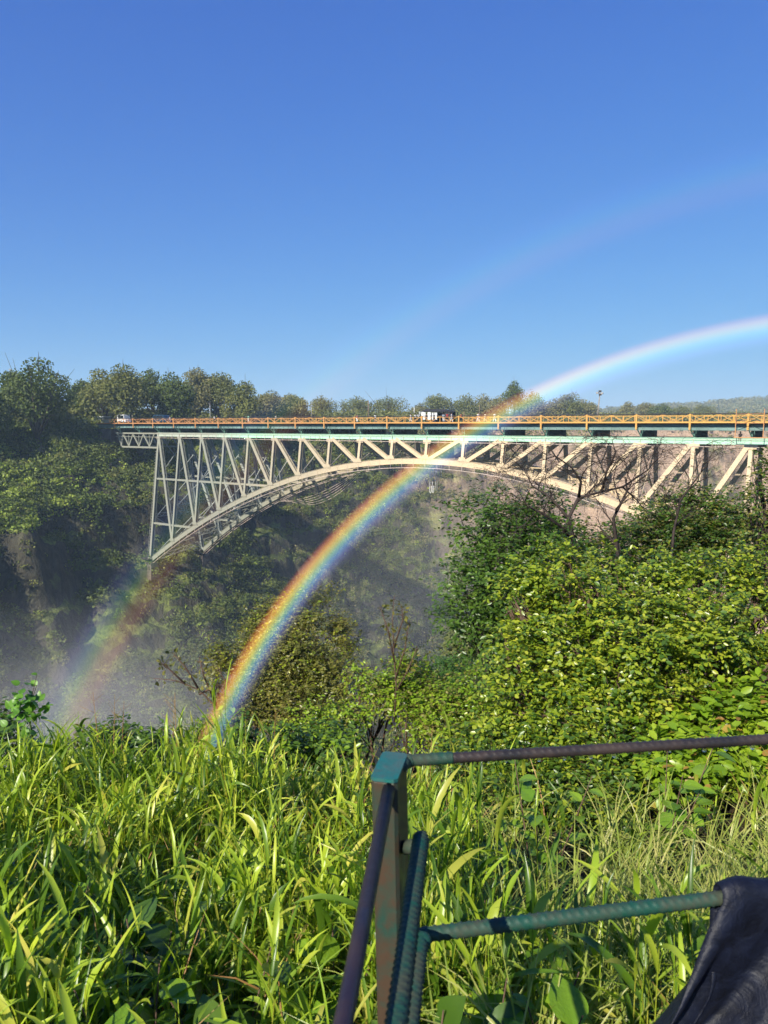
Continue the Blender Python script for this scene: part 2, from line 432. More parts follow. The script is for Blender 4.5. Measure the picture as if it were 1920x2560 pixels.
def laced(mb, a, b, w, dd, lace=.9, back=True):
    """two plates a distance dd apart joined by zigzag lacing bars on the side"""
    a = Vector(a); b = Vector(b); L = (b - a).length; d = (b - a)/L
    sd = Vector((0, 1, 0)); sd = (sd - d*sd.dot(d)).normalized(); wv = d.cross(sd).normalized()
    mb.bar(a - sd*dd/2, b - sd*dd/2, w, .07, sd)
    if back: mb.bar(a + sd*dd/2, b + sd*dd/2, w, .07, sd)
    # returns of the channel
    for s in (-1, 1):
        o = wv*(s*(w/2 - .02)); mb.bar(a + o - sd*(dd/2 - .1), b + o - sd*(dd/2 - .1), .03, .14, sd)
        if back: mb.bar(a + o + sd*(dd/2 - .1), b + o + sd*(dd/2 - .1), .03, .14, sd)
    n = max(2, int(L/lace)); 
    for s in (-1, 1):
        for k in range(n):
            p = a + d*(L*k/n); q = a + d*(L*(k+1)/n); e = 1 if k % 2 else -1
            o = wv*(s*(w/2 - .035))
            mb.bar(p + o - sd*(e*(dd/2 - .05)), q + o + sd*(e*(dd/2 - .05)), .03, .08, sd)

# top chords: one girder each side, with stiffener ribs and a flange
for sg in (-1, 1):
    mb = MB(); x0, x1 = -.6, 20*PAN + 40
    t0 = sg*HALF
    mb.box((x0, t0-.24, -.50), (x1, t0+.24, .30))
    mb.box((x0, t0-.34, .30), (x1, t0+.34, .36)); mb.box((x0, t0-.32, -.56), (x1, t0+.32, -.50))
    n = int((x1-x0)/1.905)
    for k in range(n):
        x = k*1.905
        mb.box((x-.035, t0-.29, -.49), (x+.035, t0-.243, .29)); mb.box((x-.035, t0+.243, -.49), (x+.035, t0+.29, .29))
    for i in range(0, 26):
        x = i*PAN; 
        mb.box((x-.28, t0-.30, -.30), (x-.06, t0-.247, .1))
    mb.build('top_chord', M_mint, bridge)
# arch chords
for sg in (-1, 1):
    mb = MB(); N = 60
    for k in range(N):
        i0, i1 = 20*k/N, 20*(k+1)/N
        a, b = Vector(bot(i0, sg)), Vector(bot(i1, sg)); h0 = .98
        e = (b - a).normalized()*.02
        mb.bar(a, b + e, .60, h0, (0, 0, 1)) if False else None
        # keep the box upright: side vector in the truss plane
        sd = (b-a).cross(Vector((0,1,0))).normalized()
        mb.bar(a, b + e, .55, h0, sd)
        mb.bar(a + sd*.50*(1 if sd.z > 0 else -1), b + e + sd*.50*(1 if sd.z > 0 else -1), .74, .05, sd)
        mb.bar(a - sd*.50*(1 if sd.z > 0 else -1), b + e - sd*.50*(1 if sd.z > 0 else -1), .74, .05, sd)
        m = a; mb.bar(m + Vector((0, -.30, 0)) - sd*.46, m + Vector((0, -.30, 0)) + sd*.46, .06, .05, (1,0,0))
    mb.build('arch_rib', M_cream, bridge)
# posts and diagonals, each a mesh of its own
for sg in (-1, 1):
    for i in range(21):
        mb = MB(); a = Vector(top(i, sg)) + Vector((0,0,-.55)); b = Vector(bot(i, sg)) + Vector((0, 0, .45))
        w_ = .52 if i not in (0, 20) else .6
        laced(mb, a, b, w_, .72, 1.25)
        mb.box((a.x-.85, a.y-.32, -1.05), (a.x+.85, a.y-.27, -.565)) if i not in (0, 20) else None
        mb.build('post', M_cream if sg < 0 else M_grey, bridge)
    for i in range(20):
        if i < 10: p, q = i, i+1
        else: p, q = i+1, i
        mb = MB(); a = Vector(top(p, sg)); b = Vector(bot(q, sg)); d = (b-a).normalized()
        a = a + d*.9; b = b - d*.55
        laced(mb, a, b, .66, .66, 1.5)
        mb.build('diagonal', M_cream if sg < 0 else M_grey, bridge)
    # longitudinal struts
    for z, i1 in ((-10.7, 4.93), (-21.4, 1.92)):
        for e in (0, 1):
            mb = MB(); xa, xb = (0, i1*PAN) if not e else (20*PAN - i1*PAN, 20*PAN)
            laced(mb, (xa, tT(z, sg)-sg*.02, z), (xb, tT(z, sg)-sg*.02, z), .42, .5, 1.6)
            mb.build('longitudinal_strut', M_cream, bridge)
# gusset plates with rivet heads where posts and diagonals meet the chords
for sg in (-1, 1):
    for i in range(21):
        for (p, w_, h_, dz) in ((top(i, sg), 1.5, .62, -.88), (bot(i, sg), 1.7, .75, .78)):
            mb = MB(); y = p[1] - .39; x, z = p[0], p[2] + dz
            e = .35 if dz > 0 else -.35
            mb.add([(x-w_/2,y,z-h_/2),(x+w_/2,y,z-h_/2),(x+w_/2-(.3 if dz>0 else 0),y,z+h_/2),(x-w_/2+(.3 if dz>0 else 0),y,z+h_/2),(x-w_/2,y+.03,z-h_/2),(x+w_/2,y+.03,z-h_/2),(x+w_/2-(.3 if dz>0 else 0),y+.03,z+h_/2),(x-w_/2+(.3 if dz>0 else 0),y+.03,z+h_/2)],
                   [(0,1,2,3),(7,6,5,4),(0,4,5,1),(1,5,6,2),(2,6,7,3),(3,7,4,0)])
            for a_ in range(7):
                for b_ in (-1, 1): mb.box((x-w_*.36+w_*.12*a_-.02, y-.02, z+b_*h_*.36-.02), (x-w_*.36+w_*.12*a_+.02, y-.001, z+b_*h_*.36+.02))
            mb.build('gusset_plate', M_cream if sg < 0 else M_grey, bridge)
# sway bracing across the bridge at every post
for i in range(21):
    mb = MB(); d = dep(i); levels = [-.9]; 
    n = max(1, round(d/9.5)); zs = [-.9 - (d - 1.8)*k/n for k in range(n+1)]
    for k in range(n):
        za, zb = zs[k], zs[k+1]; x = i*PAN
        mb.bar((x, tT(za,-1)+.4, za), (x, tT(zb,1)-.4, zb), .16, .2, (1,0,0))
        mb.bar((x+.2, tT(za,1)-.4, za), (x+.2, tT(zb,-1)+.4, zb), .16, .2, (1,0,0))
        A = Vector((x, tT(zb,-1)+.4, zb)); Bq = Vector((x, tT(zb,1)-.4, zb))
        mb.bar(A, Bq, .12, .14, (1,0,0)); mb.bar(A + Vector((0,0,.8)), Bq + Vector((0,0,.8)), .12, .14, (1,0,0))
        m = int((Bq-A).length/.9)
        for j in range(m):
            p = A.lerp(Bq, j/m); q = A.lerp(Bq, (j+1)/m); e = j % 2
            mb.bar(p + Vector((0,0,.8*e)), q + Vector((0,0,.8*(1-e))), .07, .08, (1,0,0))
    mb.build('sway_brace', M_grey, bridge)
# lateral bracing between the arch ribs
for i in range(20):
    mb = MB()
    for (a, b) in ((bot(i,-1), bot(i+1,1)), (bot(i,1), bot(i+1,-1))):
        a = Vector(a); b = Vector(b); u = Vector((0,0,.45))
        mb.bar(a-u, b-u, .12, .1, (0,0,1)); mb.bar(a+u, b+u, .12, .1, (0,0,1))
        m = 14
        for j in range(m):
            p = a.lerp(b, j/m); q = a.lerp(b, (j+1)/m); e = 1 if j % 2 else -1
            mb.bar(p + u*e, q - u*e, .08, .09, (0,0,1))
    mb.build('lateral_brace', M_cream, bridge)
# inspection walkways: a pipe rail hung under the girder and under the arch
mb = MB(); mb.tube([(-1, -HALF-.45, -.92), (20*PAN+30, -HALF-.45, -.92)], .055, 6)
mb.tube([(-1, -HALF-.45, .12), (20*PAN+30, -HALF-.45, .12)], .03, 5)
for k in range(0, 74): mb.bar((k*2.54, -HALF-.45, -1.05), (k*2.54, -HALF-.45, .14), .06, .05, (0,1,0)); mb.bar((k*2.54, -HALF-.45, -1.0), (k*2.54, -HALF-.2, -.8), .05, .05, (1,0,0))
mb.build('walkway_rail', M_rail, bridge)
for sg in (-1, 1):
    mb = MB(); pts = []; pts2 = []
    for k in range(0, 121):
        x, y, z = bot(k/6, sg); pts.append((x, y + sg*.4, z - 1.25)); pts2.append((x, y - sg*.6, z - 1.15))
        if k % 2 == 0: mb.bar((x, y + sg*.4, z-1.35), (x, y + sg*.4, z-.4), .06, .05, (0,1,0)); mb.bar((x, y + sg*.4, z-1.25), (x, y - sg*.6, z-1.15), .05, .05, (1,0,0))
    mb.tube(pts, .055, 6); mb.tube(pts2, .05, 5); mb.build('arch_walkway', M_rail, bridge)
# ladder on the end post
mb = MB(); z1 = -dep(0)
for dx in (-.55, -1.05): mb.bar((dx, tT(-1,-1)-.2, -4.2), (dx, tT(z1,-1)-.2, z1+1), .07, .07, (0,1,0))
for k in range(38):
    z = -4.2 + (z1 + 5.2)*k/37; mb.bar((-.55, tT(z,-1)-.2, z), (-1.05, tT(z,-1)-.2, z), .06, .06, (0,1,0))
mb.build('ladder', M_cream, bridge)
# approach span towards the far bank
SP = -17.5
for sg in (-1, 1):
    mb = MB(); t0 = sg*HALF
    mb.bar((SP, t0, .12), (-.6, t0, .12), .3, .35, (0,0,1)); mb.bar((SP, t0, -.75), (-.6, t0, -.75), .14, .12, (0,0,1))
    mb.bar((-15.0, t0, -3.3), (-.5, t0, -3.3), .3, .42, (0,0,1))
    xs = [-16.5, -14.3, -10.3, -6.2, -2.0]
    for k in range(4):
        a = xs[k]; b = xs[k+1]; m = (a+b)/2 + .2
        mb.bar((a, t0, -.1), (m, t0, -3.15), .26, .3, (0,1,0)); 
        mb.bar((b, t0, -.1), (m, t0, -3.15), .26, .3, (0,1,0))
        mb.bar((m, t0, -.2), (m, t0, -3.1), .14, .2, (0,1,0))
    mb.build('approach_truss', M_cream if sg < 0 else M_grey, bridge)
# masonry abutment on the far bank
mb = MB()
for k in range(9):
    z1 = 1.2 - k*.9; g = k*.10
    mb.box((-24 - g, -5.0 - g, z1 - .9), (-18.3 + g, 5.0 + g, z1))
mb.build('abutment', M_stone, bridge)
for sg in (-1, 1):
    mb = MB(); yc = tT(-30.4, sg)
    for k in range(5):
        z1 = -30.9 - k*.8; g = k*.12
        mb.box((-1.9 - g, yc - 1.1 - g, z1 - .8), (1.3 + g, yc + 1.1 + g, z1))
    mb.box((-3.4, yc - 1.3, -30.05), (.6, yc + 1.3, -29.95)); mb.box((-3.4, yc + sg*1.3 - .04, -29.0), (.6, yc + sg*1.3, -28.94))
    mb.build('arch_footing', M_stone, bridge)
# deck
DX0, DX1 = -23.4, 200.0
mb = MB(); mb.box((DX0, -5.55, 2.30), (DX1, 6.1, 2.52)); mb.build('deck_slab', M_dark, bridge)
mb = MB(); mb.box((DX0, -4.0, 2.524), (DX1, 4.6, 2.60)); mb.build('roadway', M_road, bridge)
for t0 in (-4.9, 5.4):
    mb = MB(); mb.box((DX0, t0-.05, 1.5), (DX1, t0+.05, 2.30)); mb.box((DX0, t0-.20, 1.42), (DX1, t0+.2, 1.5)); mb.box((DX0, t0-.16, 1.92), (DX1, t0-.052, 1.97))
    for k in range(int((DX1-DX0)/1.27)): mb.box((DX0+k*1.27-.02, t0-.14, 1.5), (DX0+k*1.27+.02, t0-.052, 1.92))
    mb.build('deck_girder', M_teal, bridge)
for t0 in (-2.6, -.9, 1.0, 2.8):
    mb = MB(); mb.box((DX0, t0-.04, 1.45), (DX1, t0+.04, 2.298)); mb.box((DX0, t0-.18, 1.40), (DX1, t0+.18, 1.45)); mb.build('stringer', M_green, bridge)
for i in range(-2, 26):
    x = i*PAN; mb = MB(); y0, y1 = -HALF+.1, HALF-.1
    # ribbed cross girder with chamfered upper haunch
    z0, zt = .38, 1.40
    mb.add([(x-.06,y0,z0),(x-.06,y1,z0),(x-.06,y1,zt-.25),(x-.06,y1+.45,zt),(x-.06,y0-.45,zt),(x-.06,y0,zt-.25),
            (x+.06,y0,z0),(x+.06,y1,z0),(x+.06,y1,zt-.25),(x+.06,y1+.45,zt),(x+.06,y0-.45,zt),(x+.06,y0,zt-.25)],
           [(0,1,2,3,4,5),(11,10,9,8,7,6),(0,6,7,1),(1,7,8,2),(2,8,9,3),(3,9,10,4),(4,10,11,5),(5,11,6,0)])
    for k in range(13):
        y = y0 + .3 + (y1-y0-.6)*k/12
        mb.box((x+.06, y-.03, z0+.05), (x+.22, y+.03, zt-.02)); mb.box((x-.22, y-.03, z0+.05), (x-.06, y+.03, zt-.02))
    mb.box((x-.25, y0, z0-.02), (x+.25, y1, z0+.04))
    mb.build('cross_girder', M_green, bridge)
for i in range(-2, 26):
    mb = MB(); x = i*PAN - .35
    mb.box((x-.13, -5.86, 1.5), (x+.13, -5.64, 3.78))
    mb.build('railing_post', M_orange, bridge)
    mb = MB(); mb.bar((x+.1, -5.62, 1.62), (x+.35, -HALF-.25, .55), .12, .16, (1,0,0)); mb.bar((x+.75, -5.0, .9), (x+.75, -5.0, 1.95), .05, .12, (0,1,0))
    mb.bar((x+.35, -HALF-.1, .3), (x+.35, -HALF-.1, 1.4), .16, .2, (1,0,0)); mb.bar((x+.35, -HALF-.2, .95), (x+1.0, -HALF-.2, 1.4), .08, .1, (0,1,0))
    mb.build('outrigger', flat_mat('outrigger_green', (.13,.26,.20), .6, .3) if i == -2 else bpy.data.materials['outrigger_green'], bridge)
# railings
def railing(t0, mat, nm):
    mb = MB(); X0, X1 = -3*PAN-.4, 24*PAN
    mb.box((X0, t0-.07, 2.50), (X1, t0+.07, 2.70)); mb.box((X0, t0-.11, 2.47), (X1, t0+.11, 2.50))
    mb.box((X0, t0-.035, 3.52), (X1, t0+.035, 3.58)); 
    q = PAN/4
    for k in range(-9, 95):
        x = k*q - .35
        mb.box((x-.05, t0-.05, 2.70), (x+.05, t0+.05, 3.62))
        if k % 2 == 0:
            mb.box((x-.32, t0-.06, 3.60), (x+.32, t0+.06, 3.67))
            for e in (-1, 1): mb.bar((x + e*.3, t0, 3.62), (x + e*(q-.08), t0, 2.74), .075, .06, (0,1,0))
        else:
            for e in (-1, 1): mb.bar((x + e*.1, t0, 2.9), (x + e*.62, t0, 3.2), .04, .04, (0,1,0))
    return mb.build(nm, mat, bridge)
railing(-5.75, M_orange, 'railing'); railing(6.2, M_orange, 'railing')
mb = MB(); mb.tube([(-3*PAN, -5.2, 3.80), (24*PAN, -5.2, 3.80)], .06, 6); mb.tube([(-3*PAN, 5.9, 3.92), (24*PAN, 5.9, 3.92)], .06, 6)
for k in range(0, 56): mb.bar((-3*PAN+k*3.81, -5.2, 2.5), (-3*PAN+k*3.81, -5.2, 3.8), .05, .05, (1,0,0))
mb.build('service_pipe', M_dark, bridge)
# sagging ropes of the net slung under the far rib
mb = MB()
for k in range(5):
    pts = []
    for j in range(13):
        u = j/12; x = 30 + 22*u + k*.25; zz = bot(x/PAN, 1)[2] - 1.4 - (2.0 + .5*k)*4*u*(1-u); pts.append((x, bot(x/PAN, 1)[1] - .8 + .4*k, zz))
    mb.tube(pts, .045, 5)
mb.build('slung_net', M_rail, bridge)
# hanging wire net by the far post near our side
mb = MB()
x0, x1, y0, z0, z1 = 124.6, 127.2, HALF+.6, -9.5, -.6
for k in range(14):
    a = (k/13); mb.tube([(x0 + (x1-x0)*a, y0, z1), (x0 + (x1-x0)*(.1+.8*a), y0+.9, z0)], .018, 4)
for k in range(34):
    z = z1 + (z0-z1)*k/33; u = k/33; mb.tube([(x0 + .26*u, y0+.9*u, z), (x1 - .26*u, y0+.9*u, z)], .016, 4)
mb.build('wire_net', M_dark, bridge)
# yellow access gantry hung from the deck edge
g = empty('access_gantry', B2W(129.5, -6.2, .4), YAWB)
tag(g, 'yellow scaffold gantry hung outside the railing near the right end of the bridge', 'gantry')
mb = MB(); mb.box((-1.9,-.35,0), (9,.35,.12)); mb.build('platform', M_orange, g)
for x in (-1.75, 1.75):
    mb = MB(); mb.box((x-.05,-.3,.12), (x+.05,-.2,4.0)); mb.build('upright', M_orange, g)
mb = MB(); mb.bar((-1.7,-.25,2.05), (1.7,-.25,2.05), .05, .05); mb.bar((-1.7,-.25,2.1), (0,-.25,2.75), .05, .05); mb.bar((1.7,-.25,2.1), (0,-.25,2.75), .05, .05)
mb.bar((-1.7,-.25,3.3), (1.7,-.25,3.35), .04, .04); mb.build('cross_bar', M_orange, g)
# ------------------------------------------------------------------ far vegetation
L_far_dark = leaf_mat('foliage_far_dark', [(.045,.07,.02), (.09,.125,.03), (.15,.19,.045)], .6, .2, .25, .4)
L_far_mid = leaf_mat('foliage_far_mid', [(.08,.10,.03), (.16,.175,.05), (.25,.25,.08)], .6, .25, .25, .4)
L_far_dry = leaf_mat('foliage_far_dry', [(.14,.14,.065), (.22,.21,.09), (.30,.27,.13)], .7, .2, .2, .4)
L_lime = leaf_mat('foliage_far_lime', [(.18,.26,.04), (.27,.36,.055), (.36,.42,.08)], .6, .3, .25, .4)
M_bark = flat_mat('bark', (.10,.08,.06), .9, .2, .4, 8, 0, .5)
M_palebark = flat_mat('pale_bark', (.30,.27,.23), .9, .2, .35, 6, 0, .4)

def lobes_points(lobes, n, thick=.55):
    """n points spread through the outer shells of spherical lobes [(c, r)], weight by area"""
    c = np.array([l[0] for l in lobes], float); r = np.array([l[1] for l in lobes], float)
    sq = np.array([l[2] if len(l) > 2 else .8 for l in lobes], float)
    k = rng.choice(len(lobes), n, p=r**2/(r**2).sum())
    d = rdir(n, .15); rr = (1 - thick*rng.random(n)**1.7)
    off = d * (r[k]*rr)[:, None]; off[:, 2] *= sq[k]
    return c[k] + off, d, k

def far_tree(name, loc, H, W, label, cat, group, mat, n=1500, leaf=.45, flat=.75, trunk=.28, sparse=0.0, bark=None, parts=True):
    """a tree standing at loc: trunk with limbs, crown of clumped leaf sprays"""
    root = empty(name, loc); tag(root, label, cat, group)
    nl = int(9 + rng.integers(0, 6)); lob = []
    cz = H*(trunk + (1-trunk)*.5)
    for i in range(nl):
        a = 2*math.pi*(i/nl) + rng.normal()*.4; q = (.25 + .75*rng.random()**.7)
        r = W*(.17 + .13*rng.random())
        x = math.cos(a)*(W/2 - r)*q; y = math.sin(a)*(W/2 - r)*q
        z = cz + (H*(1-trunk)/2 - r*flat)*(rng.random()*1.7 - .7)*(1 - .45*q**2) 
        lob.append(((x, y, z), r, flat))
    lob.append(((rng.normal()*.05*W, rng.normal()*.05*W, H - W*.17*flat), W*.2, flat))
    P, d, k = lobes_points(lob, n, .6)
    # gaps: drop sprays where a coarse noise is low
    keep = vnoise(P[:,0]/(W*.11) + loc[0], P[:,2]/(W*.09) + P[:,1]/(W*.13), 3) > (.16 + sparse)
    P, d = P[keep], d[keep]
    m = len(P)
    P = P + rng.normal(size=P.shape)*leaf*.5
    N = norm(d + rng.normal(size=(m,3))*.55 + np.array([0,0,.5]))
    D = rdir(m); S = leaf*(.6 + .9*rng.random(m))
    mb = MB(); tr = W*.028 + .08; bend = rng.normal(size=2)*.04*W
    base = Vector((0,0,-1.2)); fork = Vector((bend[0], bend[1], H*trunk))
    mb.tube([base, (bend[0]*.3, bend[1]*.3, H*trunk*.45), fork], [tr*1.35, tr*1.05, tr*.9], 7)
    for l in lob:
        c = Vector(l[0]); mid = fork.lerp(c, .5) + Vector((0,0,-.04*H))
        mb.tube([fork, mid, c, c + (c-mid)*.5], [tr*.6, tr*.38, tr*.2, tr*.06], 5)
        for e in range(3):
            q = c + Vector(rng.normal(size=3)*l[1]*.6); mb.tube([mid.lerp(c,.6), q], [tr*.16, tr*.05], 4)
    mb.build('trunk', bark or M_bark, root)
    scatter_leaves('crown', P, D, N, S, LEAF_CLUMP, mat, root)
    return root

def ground_at(px16, Y):
    x = (px16*1920/1659 - 960)/F19*Y/ (_cp) ; return x, float(gorge_z(x, Y))

# tall trees on the far bank above the cliff, left of and behind the bridge end.
# (photo x of the centre, photo y of the top, width in photo pixels, distance, material, label)
big = [
 (-20, 842, 130, 168, L_far_dark, 'dark evergreen tree cut by the left edge of the view on the far bank'),
 (55, 806, 110, 186, L_far_dark, 'ragged dark green tree between the left edge and the tallest tree'),
 (100, 776, 150, 176, L_far_dark, 'tallest, dome-crowned dark tree on the far bank, left of the bridge end'),
 (176, 862, 70, 204, L_far_dark, 'low dark tree right beside the white booth at the bridge end'),
 (196, 822, 80, 212, L_far_dark, 'dark tree filling the gap behind the white booth, right of the tallest tree'),
 (232, 800, 95, 206, L_far_mid, 'olive green tree rising just behind the white booth'),
 (278, 789, 120, 198, L_far_mid, 'broad mid green round tree behind the left end of the orange railing'),
 (335, 800, 90, 214, L_far_dark, 'bushy green tree between the broad round tree and the pale grey-green trees'),
 (386, 808, 105, 208, L_far_dark, 'dark rounded tree standing left of the street lamp above the bridge'),
 (430, 798, 90, 236, L_far_dry, 'pale feathery grey-green tree rising behind the dark rounded tree'),
 (478, 806, 110, 240, L_far_mid, 'grey-green tree with twin domes right behind the leftmost street lamp'),
 (530, 824, 95, 222, L_far_mid, 'sloping green tree where the tall tree line steps down to the right'),
 (585, 846, 80, 262, L_far_dry, 'pale hazy tree at the foot of the tall tree line'),
 (638, 852, 85, 268, L_far_dry, 'second pale hazy tree, just right of the end of the tall tree line'),
]
for i, (x, y, w_, Y, m, lab) in enumerate(big):
    gx_, gz_ = ground_at(x, Y); topz = at16(x, y, Y)[2]; H = topz - gz_; W = w_*1920/1659*Y/F19*1.1
    far_tree('broadleaf_tree', (gx_, Y, gz_), H, W, lab, 'tree', 'tall trees on the far bank', m, 9000 if W > 14 else 6000, .42, .85, .16)
# trees along the skyline behind the deck
sky = [
 (700, 857, 62, 300, L_far_mid, 0, 'dark open-crowned tree over the railing, first right of the pale hazy trees'),
 (765, 857, 70, 305, L_far_mid, 0, 'rounded green tree just left of the tall wooden pole on the skyline'),
 (838, 858, 85, 300, L_far_mid, .05, 'broad low rounded tree between the wooden pole and the dip in the tree line'),
 (905, 872, 45, 330, L_far_dry, .1, 'small thin tree in the dip of the tree line left of the shelter roof'),
 (945, 851, 60, 320, L_far_mid, .1, 'tree with a sparse twiggy top directly above the shelter on the deck'),
 (1000, 852, 70, 322, L_far_mid, .05, 'dense grey-green tree just right of the shelter roof'),
 (1040, 852, 60, 330, L_far_dry, .05, 'flat-topped dry tree left of the tall dark skyline tree'),
 (1104, 823, 42, 310, L_far_dark, 0, 'tall narrow dark tree standing above all others on the centre skyline'),
 (1072, 855, 55, 315, L_far_dry, .05, 'yellow-brown tree touching the left foot of the tall narrow dark tree'),
 (1140, 846, 68, 312, L_far_dry, 0, 'round yellow-green tree crossed by the rainbow'),
 (1190, 862, 60, 318, L_far_dry, .12, 'pale bare-branched tree right of the tree crossed by the rainbow'),
 (1224, 848, 62, 316, L_far_mid, .08, 'bluish tree with a layered crown under the lower edge of the rainbow'),
 (1258, 862, 50, 325, L_far_dry, .12, 'thin tree with pale trunks just left of the leaning floodlight mast'),
 (1345, 868, 36, 380, L_far_dry, .25, 'small leafless-looking tree with a fine round crown right of the floodlight mast'),
 (1388, 869, 40, 385, L_far_dry, .2, 'thin grey tree standing between the fine round tree and the flat-topped acacia'),
 (1416, 872, 46, 360, L_far_dark, .05, 'dark flat-topped acacia on the right skyline'),
 (1462, 877, 40, 420, L_far_mid, .05, 'low green tree right of the flat-topped acacia'),
 (1510, 874, 48, 440, L_far_mid, .05, 'darker tree at the foot of the wooded hill'),
]
for i, (x, y, w_, Y, m, spz, lab) in enumerate(sky):
    Y = max(Y + 28, 342); gx_, gz_ = ground_at(x, Y); topz = at16(x, y, Y)[2]; H = topz - gz_; W = w_*1920/1659*Y/F19*1.32; spz *= .5
    tall = (w_ == 42 and y == 823)
    far_tree('broadleaf_tree', (gx_, Y, gz_), H, W, lab, 'tree', 'trees along the skyline behind the bridge', m, 4200, .45, .8 if not tall else 1.0, .12, spz, M_palebark if m is L_far_dry else None)

def scrub(name, label, boxes, mat, leaf, per, rad_, dens, kind='stuff', zt=(-200, 50)):
    """clumped shrubs over the terrain; boxes: (x0,x1,y0,y1,count)"""
    PP = []; DD = []; SS = []
    for (x0, x1, y0, y1, n) in boxes:
        x = rng.uniform(x0, x1, n*3); y = rng.uniform(y0, y1, n*3)
        k = vnoise(x/9, y/9, 77)*.6 + vnoise(x/25, y/25, 78)*.6 + rng.random(n*3)*.25 > dens
        x, y = x[k][:n], y[k][:n]; z = gorge_z(x, y)
        sl = np.hypot(gorge_z(x+.7, y)-z, gorge_z(x, y+.7)-z)/.7
        ok = (z > zt[0]) & (z < zt[1]) & ~((sl > 1.6) & (rng.random(len(x)) < .5))
        x, y, z = x[ok], y[ok], z[ok]; m = len(x)
        r = rad_[0] + (rad_[1]-rad_[0])*rng.random(m)**2
        nper = np.maximum(12, (per*(r/rad_[1])**1.6)).astype(int)
        idx = np.repeat(np.arange(m), nper); d = rdir(len(idx), .35)
        rr = r[idx]*(1 - .5*rng.random(len(idx))**1.5)
        P = np.stack([x[idx], y[idx], z[idx] + .25*r[idx]], 1) + d*rr[:, None]*np.array([1,1,.8])
        PP.append(P); DD.append(d); SS.append(leaf*(.55 + .8*rng.random(len(idx))))
    P = np.concatenate(PP); d = np.concatenate(DD); S = np.concatenate(SS)
    N = norm(d + rng.normal(size=P.shape)*.5 + np.array([0,0,.4]))
    o = scatter_leaves(name, P, rdir(len(P)), N, S, LEAF_CLUMP, mat)
    tag(o, label, kind=kind); return o
scrub('cliff_scrub', 'dark green scrub covering the far gorge wall', [(-125, -10, 95, 215, 9500), (-20, 45, 160, 320, 1500), (-60, 20, 190, 270, 1500)], L_far_dark, .42, 150, (.7, 2.7), .60)
scrub('grassy_scrub', 'light green grassy scrub on the ledges of the far wall', [(-125, -5, 95, 215, 5200), (-20, 50, 160, 280, 1800)], L_lime, .38, 60, (.5, 1.6), .70)
scrub('sunlit_ledge_scrub', 'bright yellow-green growth on the sunlit shoulder at the far left', [(-98, -62, 128, 172, 1500)], L_lime, .45, 90, (.7, 2.3), .35, zt=(-22, -3))
scrub('olive_scrub', 'olive brown scrub mixed over the far gorge wall', [(-125, 40, 95, 290, 10000)], L_far_mid, .38, 80, (.5, 2.0), .55)
scrub('pale_slope_scrub', 'pale olive growth on the sunlit slope under the crown of the arch', [(-25, 60, 185, 330, 4200)], L_far_dry, .40, 80, (.6, 2.4), .55)
scrub('dry_slope_scrub', 'sparse dry scrub dotted over the reddish far slope', [(30, 260, 230, 370, 2400)], L_far_dry, .45, 50, (.5, 1.9), .72)
scrub('dry_slope_bushes', 'green bushes scattered over the reddish far slope', [(20, 240, 230, 370, 750)], L_far_mid, .5, 110, (.9, 3.0), .84)
scrub('rim_woodland', 'belt of low woodland along the rim behind the bridge', [(-150, -45, 185, 260, 500), (-90, 60, 262, 360, 700), (0, 380, 328, 430, 1500), (200, 520, 400, 700, 900)], L_far_mid, .7, 330, (2.6, 6.4), .55, zt=(-3, 60))
scrub('dry_woodland', 'dry brownish thorn trees mixed into the woodland on the rim', [(-40, 380, 325, 440, 900), (200, 600, 400, 800, 700)], L_far_dry, .6, 300, (2.2, 5.6), .6, zt=(-3, 60))
scrub('hill_woodland', 'scrubby woodland covering the distant hill', [(150, 1100, 500, 1400, 6500)], L_far_dry, 2.0, 42, (3.0, 8.0), .62, zt=(-4, 200))
# ------------------------------------------------------------------ air, spray and rainbow
def vol_box():
    t = NT('haze_air'); v = t.n('ShaderNodeVolumePrincipled')
    v.inputs['Color'].default_value = (.62, .82, 1.0, 1); v.inputs['Density'].default_value = .00032; v.inputs['Anisotropy'].default_value = 0.0
    t.l(v.outputs[0], t.out.inputs[1])
    mb = MB(); mb.box((-6300, -3300, -140), (6300, 9400, 190))
    o = mb.build('haze', t.m); tag(o, kind='stuff', label='thin sunlit haze filling the air over the gorge'); return o
vol_box()

def spray(name, label, c, r, dens, scale):
    t = NT(name + '_mat'); v = t.n('ShaderNodeVolumePrincipled')
    v.inputs['Color'].default_value = (1.0, .98, .93, 1); v.inputs['Anisotropy'].default_value = -0.35
    co = t.n('ShaderNodeTexCoord').outputs['Object']
    ln = t.n('ShaderNodeVectorMath', operation='LENGTH'); t.l(co, ln.inputs[0])
    fall = t.math('SUBTRACT', 1.0, ln.outputs[1], True)
    nz = t.noise(scale, co, 3, .5)
    d = t.math('MULTIPLY', t.math('MULTIPLY', t.math('POWER', fall, 1.3), t.ramp(nz, [(.35,(.25,.25,.25)),(.65,(1,1,1))])), dens)
    t.l(d, v.inputs['Density']); t.l(v.outputs[0], t.out.inputs[1])
    mb = MB(); mb.ball((0,0,0), 1.0, 20, 12)
    o = mb.build(name, t.m); o.location = c; o.scale = r
    tag(o, kind='stuff', label=label); return o
spray('spray_mist', 'white spray mist drifting in the gorge at the left', (-46, 94, -46), (44, 34, 25), .020, 2.2)
spray('spray_mist', 'thin spray mist rising in the gorge under the arch', (6, 100, -22), (26, 24, 22), .0055, 2.0)

